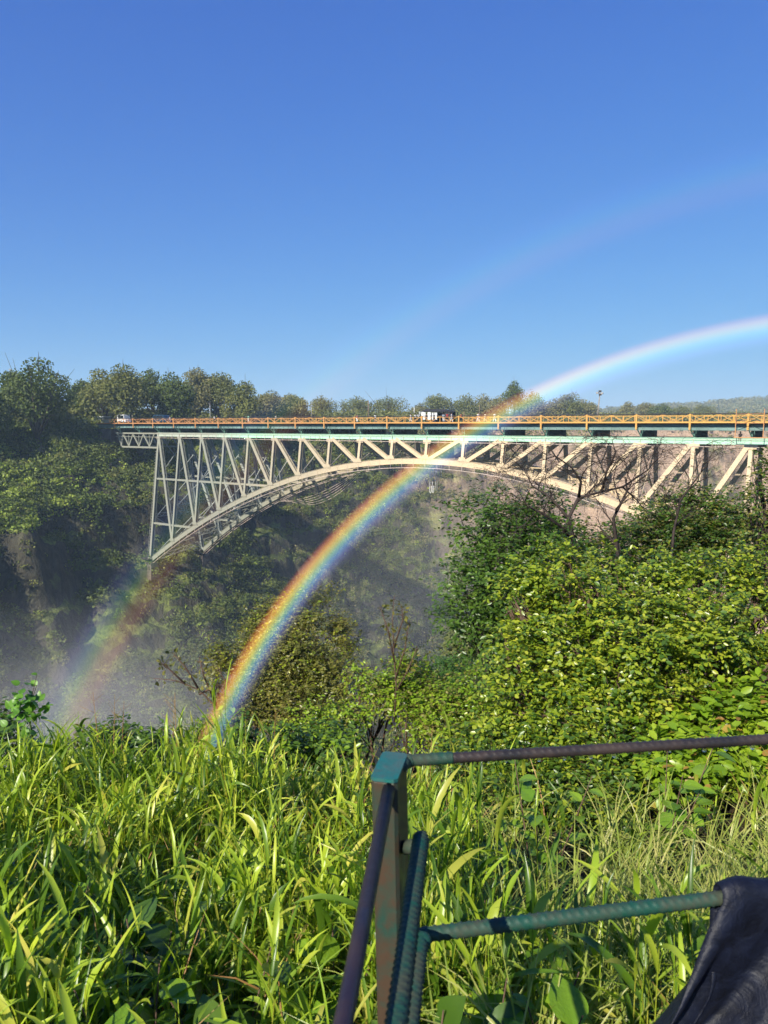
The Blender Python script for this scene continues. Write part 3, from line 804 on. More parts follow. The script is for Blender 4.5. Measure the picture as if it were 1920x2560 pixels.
def rainbow(name, label, stops, a0, a1, D, thick, strength, ph0, ph1, aloft, zr):
    """a closed arched band glowing by itself in rainbow colours, D metres out along the axis opposite the sun, seen between the angles a0 and a1"""
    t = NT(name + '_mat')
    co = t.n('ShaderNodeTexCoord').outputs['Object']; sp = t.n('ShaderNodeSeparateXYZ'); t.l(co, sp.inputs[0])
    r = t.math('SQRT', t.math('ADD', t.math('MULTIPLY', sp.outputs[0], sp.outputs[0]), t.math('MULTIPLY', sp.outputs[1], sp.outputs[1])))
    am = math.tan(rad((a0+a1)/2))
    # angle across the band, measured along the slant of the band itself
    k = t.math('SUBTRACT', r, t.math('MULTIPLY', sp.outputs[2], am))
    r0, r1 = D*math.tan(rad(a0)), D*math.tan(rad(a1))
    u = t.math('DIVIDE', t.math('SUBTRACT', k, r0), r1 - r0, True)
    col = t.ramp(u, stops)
    em = t.n('ShaderNodeEmission'); t.l(col, em.inputs[0])  # rainbow light put into the band as its own emission
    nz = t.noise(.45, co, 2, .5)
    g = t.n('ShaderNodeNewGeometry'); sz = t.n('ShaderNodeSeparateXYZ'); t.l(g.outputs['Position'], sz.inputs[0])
    thin = t.n('ShaderNodeMapRange'); t.l(sz.outputs[2], thin.inputs[0])      # the band's glow is turned down above the gorge
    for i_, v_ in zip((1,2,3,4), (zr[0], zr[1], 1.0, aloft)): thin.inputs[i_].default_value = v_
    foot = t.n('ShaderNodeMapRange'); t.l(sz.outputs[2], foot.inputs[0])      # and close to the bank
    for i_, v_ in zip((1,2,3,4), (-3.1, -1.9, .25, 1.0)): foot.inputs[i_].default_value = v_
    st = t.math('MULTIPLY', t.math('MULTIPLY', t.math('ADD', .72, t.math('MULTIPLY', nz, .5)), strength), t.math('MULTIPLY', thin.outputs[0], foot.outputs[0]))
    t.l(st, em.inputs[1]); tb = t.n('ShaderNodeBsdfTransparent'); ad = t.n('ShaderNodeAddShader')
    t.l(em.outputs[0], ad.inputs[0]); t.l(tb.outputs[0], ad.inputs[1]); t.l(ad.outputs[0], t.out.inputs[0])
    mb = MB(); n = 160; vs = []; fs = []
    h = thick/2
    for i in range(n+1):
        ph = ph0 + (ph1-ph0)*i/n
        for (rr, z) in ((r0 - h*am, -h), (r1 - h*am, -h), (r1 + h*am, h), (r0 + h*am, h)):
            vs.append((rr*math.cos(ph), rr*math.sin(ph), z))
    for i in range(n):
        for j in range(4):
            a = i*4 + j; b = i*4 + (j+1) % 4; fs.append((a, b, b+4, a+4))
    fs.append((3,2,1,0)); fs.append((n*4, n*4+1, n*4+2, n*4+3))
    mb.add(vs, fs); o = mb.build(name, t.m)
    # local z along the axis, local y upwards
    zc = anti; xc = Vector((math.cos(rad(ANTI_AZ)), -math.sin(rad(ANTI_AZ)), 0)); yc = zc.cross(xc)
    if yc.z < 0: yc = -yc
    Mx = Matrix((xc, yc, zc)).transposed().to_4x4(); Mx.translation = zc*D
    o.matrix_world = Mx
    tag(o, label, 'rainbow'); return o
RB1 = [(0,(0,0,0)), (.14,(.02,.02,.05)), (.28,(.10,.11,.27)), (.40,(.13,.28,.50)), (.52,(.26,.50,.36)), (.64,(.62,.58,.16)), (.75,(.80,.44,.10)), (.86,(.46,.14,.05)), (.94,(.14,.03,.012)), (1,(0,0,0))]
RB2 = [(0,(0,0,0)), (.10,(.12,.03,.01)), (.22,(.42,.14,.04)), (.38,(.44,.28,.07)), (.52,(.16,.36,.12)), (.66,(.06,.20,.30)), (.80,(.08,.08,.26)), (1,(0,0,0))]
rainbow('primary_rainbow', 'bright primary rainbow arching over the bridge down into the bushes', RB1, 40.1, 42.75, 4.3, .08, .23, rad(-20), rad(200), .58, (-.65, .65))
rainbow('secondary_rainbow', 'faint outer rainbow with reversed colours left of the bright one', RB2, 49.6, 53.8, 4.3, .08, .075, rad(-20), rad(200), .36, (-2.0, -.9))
# ------------------------------------------------------------------ near vegetation
L_bright = leaf_mat('leaf_bright', [(.09,.18,.014), (.19,.31,.02), (.31,.42,.03), (.48,.50,.06)], .33, .38, .55, 14)
L_deep = leaf_mat('leaf_deep', [(.03,.075,.014), (.065,.145,.02), (.13,.22,.03)], .36, .3, .5, 14)
L_olive = leaf_mat('leaf_olive', [(.06,.08,.02), (.14,.155,.035), (.27,.25,.06)], .38, .3, .5, 14)
L_pale = leaf_mat('leaf_pale', [(.14,.17,.06), (.22,.25,.10)], .5, .3, .3, 14)
L_vine = leaf_mat('leaf_vine', [(.10,.22,.018), (.22,.38,.025), (.36,.48,.04)], .32, .4, .5, 10)
L_weed = leaf_mat('leaf_weed', [(.08,.20,.02), (.18,.36,.03), (.30,.46,.04)], .26, .4, .6, 10, veins=True)
L_yel = leaf_mat('leaf_yellowing', [(.45,.40,.05), (.5,.30,.06), (.30,.16,.06)], .45, .35, .4, 10)
M_twig = flat_mat('brown_twig', (.12,.075,.05), .8, .25, .4, 20)
M_deadwood = flat_mat('dead_wood', (.055,.042,.036), .9, .2, .4, 12, 0, .5)

def rvec(s=1.0): return Vector(rng.normal(size=3))*s

def sprigs(lobes, ntwig, tl, nleaf, size, droop=.25, inner=.5, out=.75, view_bias=.25, gap=0):
    """leafy twigs growing out of lobes; returns leaf arrays and twig segments"""
    c = np.array([l[0] for l in lobes], float); r = np.array([l[1] for l in lobes], float)
    sq = np.array([l[2] if len(l) > 2 else .85 for l in lobes], float)
    k = rng.choice(len(lobes), ntwig, p=r**2/(r**2).sum())
    d = rdir(ntwig, .25); d[:, 1] -= view_bias; d = norm(d)
    f = 1 - inner*rng.random(ntwig)**1.4
    # broken outline: the shell radius varies with direction
    f *= .80 + .42*vnoise(d[:,0]*2.3 + k*7.1, d[:,2]*2.3 + d[:,1]*1.7, 55)
    o = c[k] + d*(r[k]*f)[:, None]*np.stack([np.ones(ntwig), np.ones(ntwig), sq[k]], 1)
    if gap:
        m = vnoise(o[:,0]/gap + o[:,1]/gap*.6, o[:,2]/gap*1.1 + o[:,1]/gap*.5, 57) > .36
        o, d, k = o[m], d[m], k[m]; ntwig = len(o)
    td = norm(d*out + rng.normal(size=(ntwig,3))*.45 + np.array([0,0,.15]))
    L = tl*(.6 + .8*rng.random(ntwig))
    u = (np.arange(nleaf) + .5)/nleaf
    segs = (o - td*(L*.3)[:, None], o + td*L[:, None] + np.array([0,0,-1])*(L*droop)[:, None])
    P = o[:, None, :] + td[:, None, :]*(L[:, None]*u[None])[..., None] + np.array([0,0,-1.])*(droop*L[:, None]*u[None]**2)[..., None]
    up = np.array([0,0,1.]); sdv = norm(np.cross(td, up) + 1e-4)
    sgn = np.where(np.arange(nleaf) % 2 == 0, 1., -1.)
    D = td[:, None, :]*.55 + sdv[:, None, :]*sgn[None, :, None]*.85 + rng.normal(size=P.shape)*.28 + np.array([0,0,-.28])
    N = np.array([0,0,.75]) + d[:, None, :]*.55 + rng.normal(size=P.shape)*.38
    P, D, N = P.reshape(-1,3), D.reshape(-1,3), N.reshape(-1,3)
    S = size*(.55 + .75*rng.random(len(P)))
    P = P + rng.normal(size=P.shape)*size*.12
    return P, D, N, S, segs

def twig_mesh(name, segs, r0, mat, parent, frac=1.0):
    a, b = segs; m = rng.random(len(a)) < frac; a, b = a[m], b[m]; n = len(a)
    d = norm(b - a); q = norm(np.cross(d, np.array([.3,.5,.8]))); w_ = np.cross(d, q)
    ang = np.arange(3)*2*np.pi/3
    ring = q[:, None]*np.cos(ang)[None, :, None] + w_[:, None]*np.sin(ang)[None, :, None]
    V = np.concatenate([a[:, None] + ring*r0, b[:, None] + ring*r0*.4], 1).reshape(-1, 3)
    base = (np.arange(n)*6)[:, None]
    F = np.concatenate([base + np.array([[j, (j+1) % 3, 3+(j+1) % 3, 3+j]]) for j in range(3)])
    return np_mesh(name, V, [F], mat, parent)

def limbs(mb, base, lobes, r0, wob=.12, forks=3):
    base = Vector(base)
    for l in lobes:
        c = Vector(l[0]); r = l[1]; pts = [base]; n = 5
        side = rvec(wob)
        for j in range(1, n+1):
            u = j/n; p = base.lerp(c, u) + side*math.sin(u*math.pi) + rvec(.02)
            pts.append(p)
        rr = [r0*(1 - .7*j/n) for j in range(n+1)]
        mb.tube(pts, rr, 7)
        for f in range(forks*2):
            e = c + Vector(rdir(1, .3)[0])*r*(.5 + .5*random.random()); m = pts[3].lerp(pts[5], random.random())
            mb.tube([m, m.lerp(e, .5) + rvec(.05*r), e], [r0*.32, r0*.18, r0*.06], 5)

def shrub(name, label, cat, base, lobes, ntwig, tl, nleaf, size, leafmat, woodmat=None, group=None, tmpl=LEAF_OVAL, r0=.035, droop=.25, twigs=.35, inner=.5, second=None, gap=0):
    """lobes in world space, object placed at its base"""
    root = empty(name, base); tag(root, label, cat, group); B = np.array(base, float)
    lob = [(tuple(np.array(l[0]) - B), *l[1:]) for l in lobes]
    mb = MB(); limbs(mb, (0,0,-.3), lob, r0); mb.build('branches', woodmat or M_twig, root)
    P, D, N, S, segs = sprigs(lob, ntwig, tl, nleaf, size, droop, inner, gap=gap)
    if twigs: twig_mesh('twigs', segs, size*.035, woodmat or M_twig, root, twigs)
    if second:
        m = rng.random(len(P)) < second[1]
        scatter_leaves('leaves', P[m], D[m], N[m], S[m], tmpl, second[0], root, tmpl is not LEAF_FOLD)
        P, D, N, S = P[~m], D[~m], N[~m], S[~m]
    scatter_leaves('foliage', P, D, N, S, tmpl, leafmat, root, tmpl is not LEAF_FOLD)
    return root

def lobs(lst):
    """(photo x, photo y, distance, radius) in the 1659-wide picture"""
    return [(at16(x, y, Y), r) + ((sq,) if sq else ()) for (x, y, Y, r, *q) in lst for sq in [q[0] if q else None]]
def sub_lobes(lobes, k, f):
    """break each lobe up into smaller leafy heads so that gaps open between them"""
    out = []
    for l in lobes:
        for j in range(k):
            d = rdir(1, .1)[0]; d[1] -= .5; d /= np.linalg.norm(d); r = l[1]*.86
            out.append((tuple(np.array(l[0]) + d*r*(.55 + .35*rng.random())), r*f*(.7 + .6*rng.random())))
    return out
def bz(x, y, dz=0.0): return (x, y, float(bank_z(x, y)) + dz)

# big bright bush on the right
lb = lobs([(1150,1390,6.2,.40),(1130,1290,6.3,.30),(1190,1245,6.4,.42),(1300,1245,6.6,.38),(1240,1360,6.0,.6),(1150,1480,5.9,.42),(1390,1270,6.5,.40),(1380,1400,5.9,.65),
           (1500,1265,6.4,.40),(1520,1380,5.9,.65),(1610,1260,6.6,.40),(1650,1350,6.0,.6),(1290,1500,5.6,.5),(1440,1520,5.5,.45),(1700,1265,6.8,.42),(1780,1380,6.2,.7),(1600,1470,5.7,.5),(1120,1560,5.6,.35),(1230,1590,5.4,.35),(1860,1290,6.8,.6)])
shrub('leafy_bush', 'large bright yellow-green bush with glossy oval leaves filling the right side above the rail', 'bush', bz(2.7, 6.9), sub_lobes(lb, 6, .36) + [(tuple(np.array(l[0]) + np.array([0,.15,0])), l[1]*.8) for l in lb], 10500, .16, 9, .045, L_bright, M_twig, r0=.03, droop=.35, inner=.55, second=(L_deep, .30), gap=.17)
# darker tree behind its left shoulder
lb = lobs([(1040,1125,9.6,.40),(1085,1165,9.4,.42),(1150,1190,9.2,.5),(1035,1250,9.2,.42),(1090,1270,9,.55),(1020,1330,8.8,.42),(1080,1370,8.8,.5),(1160,1300,9,.6),(1130,1130,9.6,.3),(1180,1120,9.8,.32)])
shrub('dark_leaved_tree', 'dark green tree with layered branches reaching left beyond the bright bush', 'tree', bz(2.6, 9.0, -1.2), lb, 1900, .28, 9, .068, L_deep, M_deadwood, tmpl=LEAF_FOLD, r0=.07, droop=.15)
# rounded green tree below the right half of the arch
lb = lobs([(1440,1130,12,.48),(1490,1115,12.2,.48),(1550,1125,12,.46),(1400,1180,11.6,.5),(1480,1180,11.6,.55),(1570,1180,11.6,.55),(1340,1195,11.5,.42),(1290,1205,11.2,.4),(1640,1190,11.4,.5),(1240,1195,11.3,.35)])
shrub('rounded_tree', 'mid green rounded tree behind the bright bush, below the right half of the arch', 'tree', bz(4.2, 11.6, -1.0), lb, 2500, .3, 9, .075, L_deep, M_deadwood, tmpl=LEAF_FOLD, r0=.08, second=(L_olive, .35))
# tree cut by the right edge
lb = lobs([(1640,1030,10.2,.20),(1655,1085,10,.26),(1615,1100,10.2,.2),(1690,1030,10,.36),(1700,1110,9.8,.4),(1640,1140,10,.26)])
shrub('edge_tree', 'loose tree with dark forked branches cut by the right edge, covering the last bridge post', 'tree', bz(5.8, 10.0, -.6), lb, 330, .28, 9, .065, L_olive, M_deadwood, tmpl=LEAF_FOLD, r0=.06, droop=.2, second=(L_deep, .5))
# pale round crown seen past the bush's left flank
lb = lobs([(1035,1395,13.5,.55),(1000,1375,13.8,.3),(1075,1440,13.2,.45)])
shrub('pale_bush', 'pale grey-green rounded bush peeping out left of the bright bush', 'bush', bz(1.4, 13.4, -1.5), lb, 900, .22, 9, .07, L_pale, M_twig, tmpl=LEAF_FOLD)
lb = lobs([(955,1475,11.5,.38),(1000,1460,11.6,.35),(915,1500,11.4,.25)])
shrub('green_thicket', 'small fresh green thicket low in the gap between the centre shrub and the bright bush', 'bush', bz(.2, 11.5, -1.5), lb, 800, .2, 9, .05, leaf_mat('leaf_fresh', [(.05,.13,.02),(.09,.2,.03)], .45, .3), M_twig, tmpl=LEAF_FOLD)

# olive shrub crossed by the rainbow
lb = lobs([(600,1345,9.0,.36),(680,1330,9.0,.40),(560,1400,8.8,.32),(650,1410,8.6,.5),(710,1385,8.8,.36),(500,1455,8.6,.26),(470,1420,8.7,.2),(600,1480,8.3,.45),(720,1470,8.3,.42),(530,1530,8.0,.32),(640,1550,7.8,.36)])
shrub('olive_shrub', 'olive shrub with small leaves and a domed top, crossed by the bright rainbow', 'shrub', bz(-1.6, 8.4, -.6), lb, 5200, .16, 9, .036, L_olive, M_twig, r0=.03, second=(L_bright, .15), twigs=1.0, inner=.7, gap=.22)
lb = lobs([(790,1450,7.8,.28),(870,1470,7.7,.3),(850,1490,7.6,.34),(920,1520,7.4,.28),(780,1530,7.4,.32),(990,1530,7.2,.34),(1050,1500,7.2,.3),(1080,1560,7,.3),(880,1570,7.1,.3),(960,1590,6.9,.3),(700,1560,7.4,.28),(1040,1610,6.7,.3)])
shrub('mixed_thicket', 'tangled thicket with brown twigs between the olive shrub and the bright bush', 'shrub', bz(-.1, 7.4, -.4), lb, 2900, .17, 8, .042, L_vine, M_twig, r0=.025, second=(L_olive, .3), twigs=.9, inner=.8, gap=.25)

def sapling(name, label, cat, base, stems, leaf, nleaf, mat, up=.7, r0=.008, tmpl=LEAF_OVAL, wood=None, part='leaves'):
    """thin stems (lists of world points) carrying scattered leaves"""
    root = empty(name, base); tag(root, label, cat); B = Vector(base); mb = MB(); P = []; D = []; N = []
    for st in stems:
        pts = [Vector(p) - B for p in st]; n = len(pts)
        mb.tube(pts, [r0*(1 - .75*i/(n-1)) for i in range(n)], 5)
        for j in range(nleaf):
            u = (.25 + .75*rng.random())*(n-1); i = min(int(u), n-2); p = pts[i].lerp(pts[i+1], u-i)
            d = Vector(rdir(1, .1)[0]); q = p + d*leaf*.8; mb.tube([p, q], [r0*.25, r0*.15], 3)
            P.append(q); D.append(d); N.append(Vector((0,0,up)) + rvec(.5))
    mb.build('stems', wood or M_twig, root)
    P, D, N = (np.array([tuple(v) for v in a]) for a in (P, D, N))
    scatter_leaves(part, P, D, N, leaf*(.6 + .7*rng.random(len(P))), tmpl, mat, root, True)
    return root
def st16(lst, Y): return [at16(x, y, Y + (q[0] if q else 0)) for (x, y, *q) in lst]
sapling('spindly_sapling', 'spindly sapling with few leaves rising alone in front of the shaded gorge', 'sapling', at16(852,1560,7.2),
        [st16(l, 7.2) for l in ([(852,1560),(856,1480),(850,1400),(848,1330),(852,1285)], [(852,1430),(838,1360),(820,1310)], [(853,1470),(875,1400),(885,1340)], [(852,1500),(880,1450),(902,1395)], [(850,1400),(870,1340),(868,1310)])], .045, 34, L_olive, tmpl=LEAF_OVAL, r0=.010)
sapling('bare_twigs_shrub', 'thin open shrub with a few dangling leaves leaning left above the grass', 'shrub', at16(500,1620,7.4),
        [st16(l, 7.4) for l in ([(510,1600),(470,1530),(430,1490),(380,1470),(330,1465)], [(470,1530),(440,1460),(430,1420)], [(430,1490),(400,1440),(372,1410)], [(520,1580),(500,1500),(470,1440)], [(430,1500),(470,1480),(500,1478)], [(400,1478),(360,1440),(345,1432)])], .05, 30, L_olive, r0=.012)

# seedling with a rosette of big pale leaves at the left
def rosette(base16, Y, top16, label, n=95, leaf=.07, spread=.14):
    base = at16(*base16, Y); top_ = at16(*top16, Y); root = empty('leafy_seedling', base); tag(root, label, 'plant'); B = Vector(base)
    mb = MB(); tp = Vector(top_) - B; mb.tube([(0,0,-.2), tp*.5 + Vector((.01,0,0)), tp], [.009, .008, .005], 6)
    P = []; D = []; N = []
    for j in range(n):
        d = Vector(rdir(1, .35)[0]); c = tp + Vector((rng.normal()*spread*.45, rng.normal()*spread*.4, rng.normal()*spread*.45)); P.append(c); D.append(d); N.append(Vector((0,-.3,.9)) + rvec(.35))
        if j % 4 == 0: mb.tube([tp*.9, c], [.004, .002], 4)
    mb.build('stem', M_twig, root)
    P, D, N = (np.array([tuple(v) for v in a]) for a in (P, D, N))
    scatter_leaves('leaves', P, D, N, leaf*(.6 + .6*rng.random(n)), LEAF_BIG, leaf_mat('leaf_fresh_light', [(.10,.26,.03),(.20,.40,.05)], .4, .4), root, True)
rosette((75,1640), 5.4, (58,1528), 'leafy seedling with a round head of big light green leaves at the left edge')
lb = lobs([(10,1630,6.2,.24),(-30,1590,6.4,.26),(80,1640,6.2,.14),(10,1670,5.8,.2)])
shrub('shaded_bush', 'small dark bush behind the light green seedling at the left edge', 'bush', bz(-3.0, 5.6), lb, 380, .15, 8, .06, L_deep, M_twig)
# low dark growth behind the grass tops
lb = lobs([(x, 1628 + 18*math.sin(x*.05), 6.3 + .2*math.sin(x*.09), .19 + .05*math.sin(x*.03)) for x in range(150, 760, 46)])
shrub('low_undergrowth', 'low dark undergrowth peeping between the grass tops below the distant slope', 'undergrowth', bz(-1.8, 6.2), lb, 1500, .14, 8, .05, L_deep, M_twig, second=(L_vine, .3))
lb = lobs([(1050,1680,5.3,.26),(1150,1690,5.1,.3),(1260,1700,4.9,.32),(1340,1660,5.0,.3),(1180,1620,5.4,.26),(1000,1640,5.8,.25),(1080,1750,4.7,.22),(1290,1770,4.5,.2)])
shrub('shaded_thicket', 'dark small-leaved thicket under the bright bush just behind the top rail', 'thicket', bz(1.2, 4.9), lb, 2300, .15, 8, .042, L_deep, M_twig, second=(L_bright, .3), twigs=.8, inner=.8)
lb = lobs([(1500,1610,5.0,.28),(1580,1590,5.1,.3),(1650,1560,5.2,.32),(1450,1660,4.8,.22),(1720,1600,5,.35)])
shrub('vine_tangle', 'broad-leaved vine tangle with yellow leaves above the right end of the top rail', 'vine', bz(2.3, 4.8), lb, 800, .17, 7, .075, L_vine, M_twig, second=(L_yel, .07))

# dead tree: long arching dark limbs with fine twigs
def dead_tree():
    Y = 9.2; base = at16(1255, 1230, Y); root = empty('dead_tree', base); tag(root, 'dead leafless tree with dark tangled twigs spread in front of the arch', 'tree'); B = Vector(base)
    mb = MB()
    def limb(pts, r0, r1, dep_):
        n = len(pts); mb.tube(pts, [r0 + (r1-r0)*i/(n-1) for i in range(n)], 6 if dep_ < 2 else 4)
        if dep_ >= 4: return
        L = sum((pts[i+1]-pts[i]).length for i in range(n-1))
        cnt = {0: 4, 1: 9, 2: 7, 3: 5}[dep_]
        for k in range(cnt):
            u = (.2 + .8*(k + random.random())/cnt)*(n-1); i = min(int(u), n-2); p = pts[i].lerp(pts[i+1], u-i)
            d = (pts[i+1]-pts[i]).normalized(); q = (d + rvec(.55) + Vector((0,0,.15))).normalized()
            l = L*(.28 + .3*random.random()); m = 5; pp = [p]; cur = p; dd = q
            for j in range(m):
                dd = (dd + rvec(.24) + Vector((0,0,.0 if dep_ < 2 else -.05))); dd.z = min(dd.z, .35 if cur.z > 1.35 else .8); dd.normalize(); cur = cur + dd*l/m; pp.append(cur)
            rr = r0 + (r1-r0)*u/(n-1); limb(pp, rr*.55, max(.0022, rr*.16), dep_+1)
    S_ = lambda l: [Vector(at16(x, y, Y + dy)) - B for (x, y, dy) in l]
    mb.tube(S_([(1262,1300,0),(1255,1230,0),(1240,1170,-.1)]), [.055,.045,.035], 8)
    limb(S_([(1240,1170,-.1),(1215,1140,-.3),(1175,1110,-.4),(1140,1095,-.5),(1120,1060,-.6)]), .026, .005, 1)
    limb(S_([(1240,1170,-.1),(1228,1120,0),(1250,1075,.1),(1300,1062,.2),(1345,1052,.3),(1400,1015,.3),(1420,990,.3)]), .028, .005, 1)
    limb(S_([(1250,1075,.1),(1255,1040,0),(1235,1010,-.1),(1200,985,-.2),(1150,1000,-.3)]), .02, .004, 1)
    limb(S_([(1228,1120,0),(1190,1075,.2),(1150,1050,.3),(1130,1010,.3)]), .02, .004, 1)
    limb(S_([(1300,1062,.2),(1310,1020,.1),(1330,980,0),(1322,950,0)]), .017, .004, 1)
    limb(S_([(1330,1300,.3),(1335,1200,.2),(1325,1120,.1),(1355,1060,0),(1350,1030,0)]), .032, .008, 1)
    limb(S_([(1450,1220,.3),(1455,1150,.4),(1470,1080,.4),(1500,1040,.3),(1530,1000,.3)]), .022, .005, 1)
    limb(S_([(1345,1052,.3),(1375,1080,.3),(1400,1110,.2)]), .018, .005, 2)
    mb.build('branches', M_deadwood, root)
dead_tree()

# ------------------------------------------------------------------ grass
L_grass = leaf_mat('grass_blade', [(.12,.27,.022), (.25,.46,.03), (.40,.60,.04), (.50,.65,.05), (.62,.56,.12)], .34, .42, .5, 6)
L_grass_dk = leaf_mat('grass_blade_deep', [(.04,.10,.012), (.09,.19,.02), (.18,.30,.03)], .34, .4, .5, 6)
L_dry = leaf_mat('dry_grass', [(.36,.26,.10), (.45,.30,.13), (.40,.20,.09)], .6, .3, .3, 8)

def blades(name, label, B, az, L, W, lean, curl, mat, seg=6, kind='stuff', fold=.35):
    """arching strips rooted at B; az heading, lean start tilt, curl total bend"""
    n = len(B); u = np.linspace(0, 1, seg+1)
    th = lean[:, None] + curl[:, None]*u[None]**1.3                # angle from the vertical
    ds = (L/seg)[:, None]
    hx = np.concatenate([np.zeros((n,1)), np.cumsum(np.sin(th[:, :-1])*ds, 1)], 1); hz = np.concatenate([np.zeros((n,1)), np.cumsum(np.cos(th[:, :-1])*ds, 1)], 1)
    ca, sa = np.cos(az)[:, None], np.sin(az)[:, None]
    tw = (rng.normal(size=n)*.25)[:, None]*u
    ctr = np.stack([B[:,0:1] + hx*ca - tw*hx*sa, B[:,1:2] + hx*sa + tw*hx*ca, B[:,2:3] + hz], 2)
    prof = np.clip(np.minimum(u*4 + .35, 1)*np.minimum(((1-u)*2.6)**.85, 1), .02, 1)
    w_ = (W[:, None]*prof)/2
    rot = rng.normal(size=n)[:, None]*.5 + (rng.normal(size=n)*.6)[:, None]*u[None]
    sx = -sa*np.cos(rot); sy = ca*np.cos(rot); sz = np.sin(rot)
    side = np.stack([sx + ca*0, sy, sz*.7], 2); side = norm(side)
    nrm = np.stack([-np.cos(th)*ca, -np.cos(th)*sa, np.sin(th)], 2)
    a = ctr + side*w_[..., None] + nrm*(w_*fold)[..., None]; b = ctr - side*w_[..., None] + nrm*(w_*fold)[..., None]
    V = np.stack([a, ctr, b], 2).reshape(-1, 3)      # n, seg+1, 3 across
    base = (np.arange(n)*(seg+1)*3)[:, None, None] + (np.arange(seg)*3)[None, :, None]
    F = np.concatenate([(base + np.array([0,1,4,3])).reshape(-1,4), (base + np.array([1,2,5,4])).reshape(-1,4)])
    o = np_mesh(name, V, [F], mat, None, True); tag(o, label, kind=kind); return o

WEEDS = [(-.30,1.62),(-.06,1.68),(-.66,1.8),(-.48,2.0),(.24,1.68),(.36,1.76),(.50,1.70),(.12,1.8),(.75,3.3),(1.55,3.8),(-1.3,2.6),(-.15,2.1),(-.80,2.3)]
def grass_field():
    # tussocks of broad-leaved signal grass: culms with 4-6 leaves each
    n = 7200
    y = 1.5 + 3.95*rng.random(n)**1.05; x = rng.uniform(-.62, .62, n)*(y+.7) + rng.normal(size=n)*.1
    dens = vnoise(x/.55, y/.55, 61)
    k = dens > .20; x, y = x[k], y[k]
    right = (x > .25 + .05*y) & (y < 4.2); keep = ~(right & (rng.random(len(x)) < .72)); x, y = x[keep], y[keep]
    far_r = (x > .25 + .2*rng.random(len(x))) & (y > 2.15); keep = ~(far_r & (rng.random(len(x)) < .93)); x, y = x[keep], y[keep]
    for wx, wy in WEEDS:
        keep = (np.hypot((x-wx), (y-wy)) > .13) & ~((np.abs(x-wx) < .10) & (y < wy) & (y > wy-.3)); x, y = x[keep], y[keep]
    n = len(x); z = bank_z(x, y)
    H = (.34 + .30*rng.random(n) + .75*vnoise(x/.45, y/.45, 62)**1.6)*np.clip(np.interp(y, [0,1.5,2.5,3.6,4.6,5.4], [.5,.62,.82,.76,.60,.48]), .5, 1)
    H = H*np.where(y > 3.9, .72 + .75*vnoise(x/.28, y/.5, 63)**1.5, 1)
    tilt = rng.normal(size=n)*.13; taz = rng.uniform(0, 2*np.pi, n)
    # culms
    a = np.stack([x, y, z], 1); tipd = np.stack([np.sin(tilt)*np.cos(taz), np.sin(tilt)*np.sin(taz), np.cos(tilt)], 1)
    b = a + tipd*H[:, None]
    twig = twig_mesh('grass_culms', (a, b), .0036, L_grass, None); tag(twig, 'upright green stems of the tall grass', kind='stuff')
    nb = 6; B = []; AZ = []; LL = []; WW = []; LE = []; CU = []
    for j in range(nb):
        u = .18 + .80*(j + .5*rng.random(n))/nb
        B.append(a + tipd*(H*u)[:, None]); AZ.append(taz + j*2.5 + rng.normal(size=n)*.5)
        LL.append((.13 + .22*rng.random(n)**1.2)*(1.1 - .2*u)); WW.append(.008 + .020*rng.random(n)**1.4)
        LE.append(.30 + .6*rng.random(n) - .3*(j == nb-1)); CU.append(.3 + 2.3*rng.random(n)*(1 - .6*(j == nb-1)))
    B = np.concatenate(B); AZ, LL, WW, LE, CU = map(np.concatenate, (AZ, LL, WW, LE, CU))
    m = rng.random(len(B)) < .60
    blades('tall_grass', 'tall bright green grass with broad arching blades covering the bank', B[m], AZ[m], LL[m], WW[m], LE[m], CU[m], L_grass)
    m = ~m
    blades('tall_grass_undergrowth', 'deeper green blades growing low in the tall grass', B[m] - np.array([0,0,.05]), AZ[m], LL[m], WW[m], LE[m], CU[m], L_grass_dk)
    # dry stalks and blades
    n2 = 1900; i = rng.integers(0, n, n2); B = a[i] + rng.normal(size=(n2,3))*np.array([.08,.08,0]) + np.array([0,0,.04])
    blades('dry_grass', 'dry straw-coloured blades and stalks among the green grass', B, rng.uniform(0, 6.3, n2), .25 + .4*rng.random(n2), .003 + .006*rng.random(n2), .1 + .5*rng.random(n2), .2 + 1.6*rng.random(n2), L_dry, 5)
    # fine sedge on the right
    n3 = 560; y = rng.uniform(1.5, 4.2, n3); x = .18 + (.58*(y + .5))*rng.random(n3)**.8
    k = rng.random(n3) < np.where(y < 2.45, 1, .15); x, y = x[k], y[k]; n3 = len(x)
    per = 20; idx = np.repeat(np.arange(n3), per); z = bank_z(x, y)
    B = np.stack([x, y, z], 1)[idx] + rng.normal(size=(n3*per,3))*np.array([.035,.035,0]); hd = rng.normal(size=n3)*.9 + .5
    AZ = hd[idx] + rng.normal(size=n3*per)*1.0
    blades('fine_sedge', 'fine arching sedge in tussocks on the right of the railing post', B, AZ, .38 + .42*rng.random(n3*per), .005 + .005*rng.random(n3*per), .1 + .35*rng.random(n3*per), .8 + 1.4*rng.random(n3*per), leaf_mat('sedge_blade', [(.12,.22,.03),(.26,.38,.05),(.42,.48,.10),(.52,.48,.18)], .38, .4, .5, 6), 6)
grass_field()

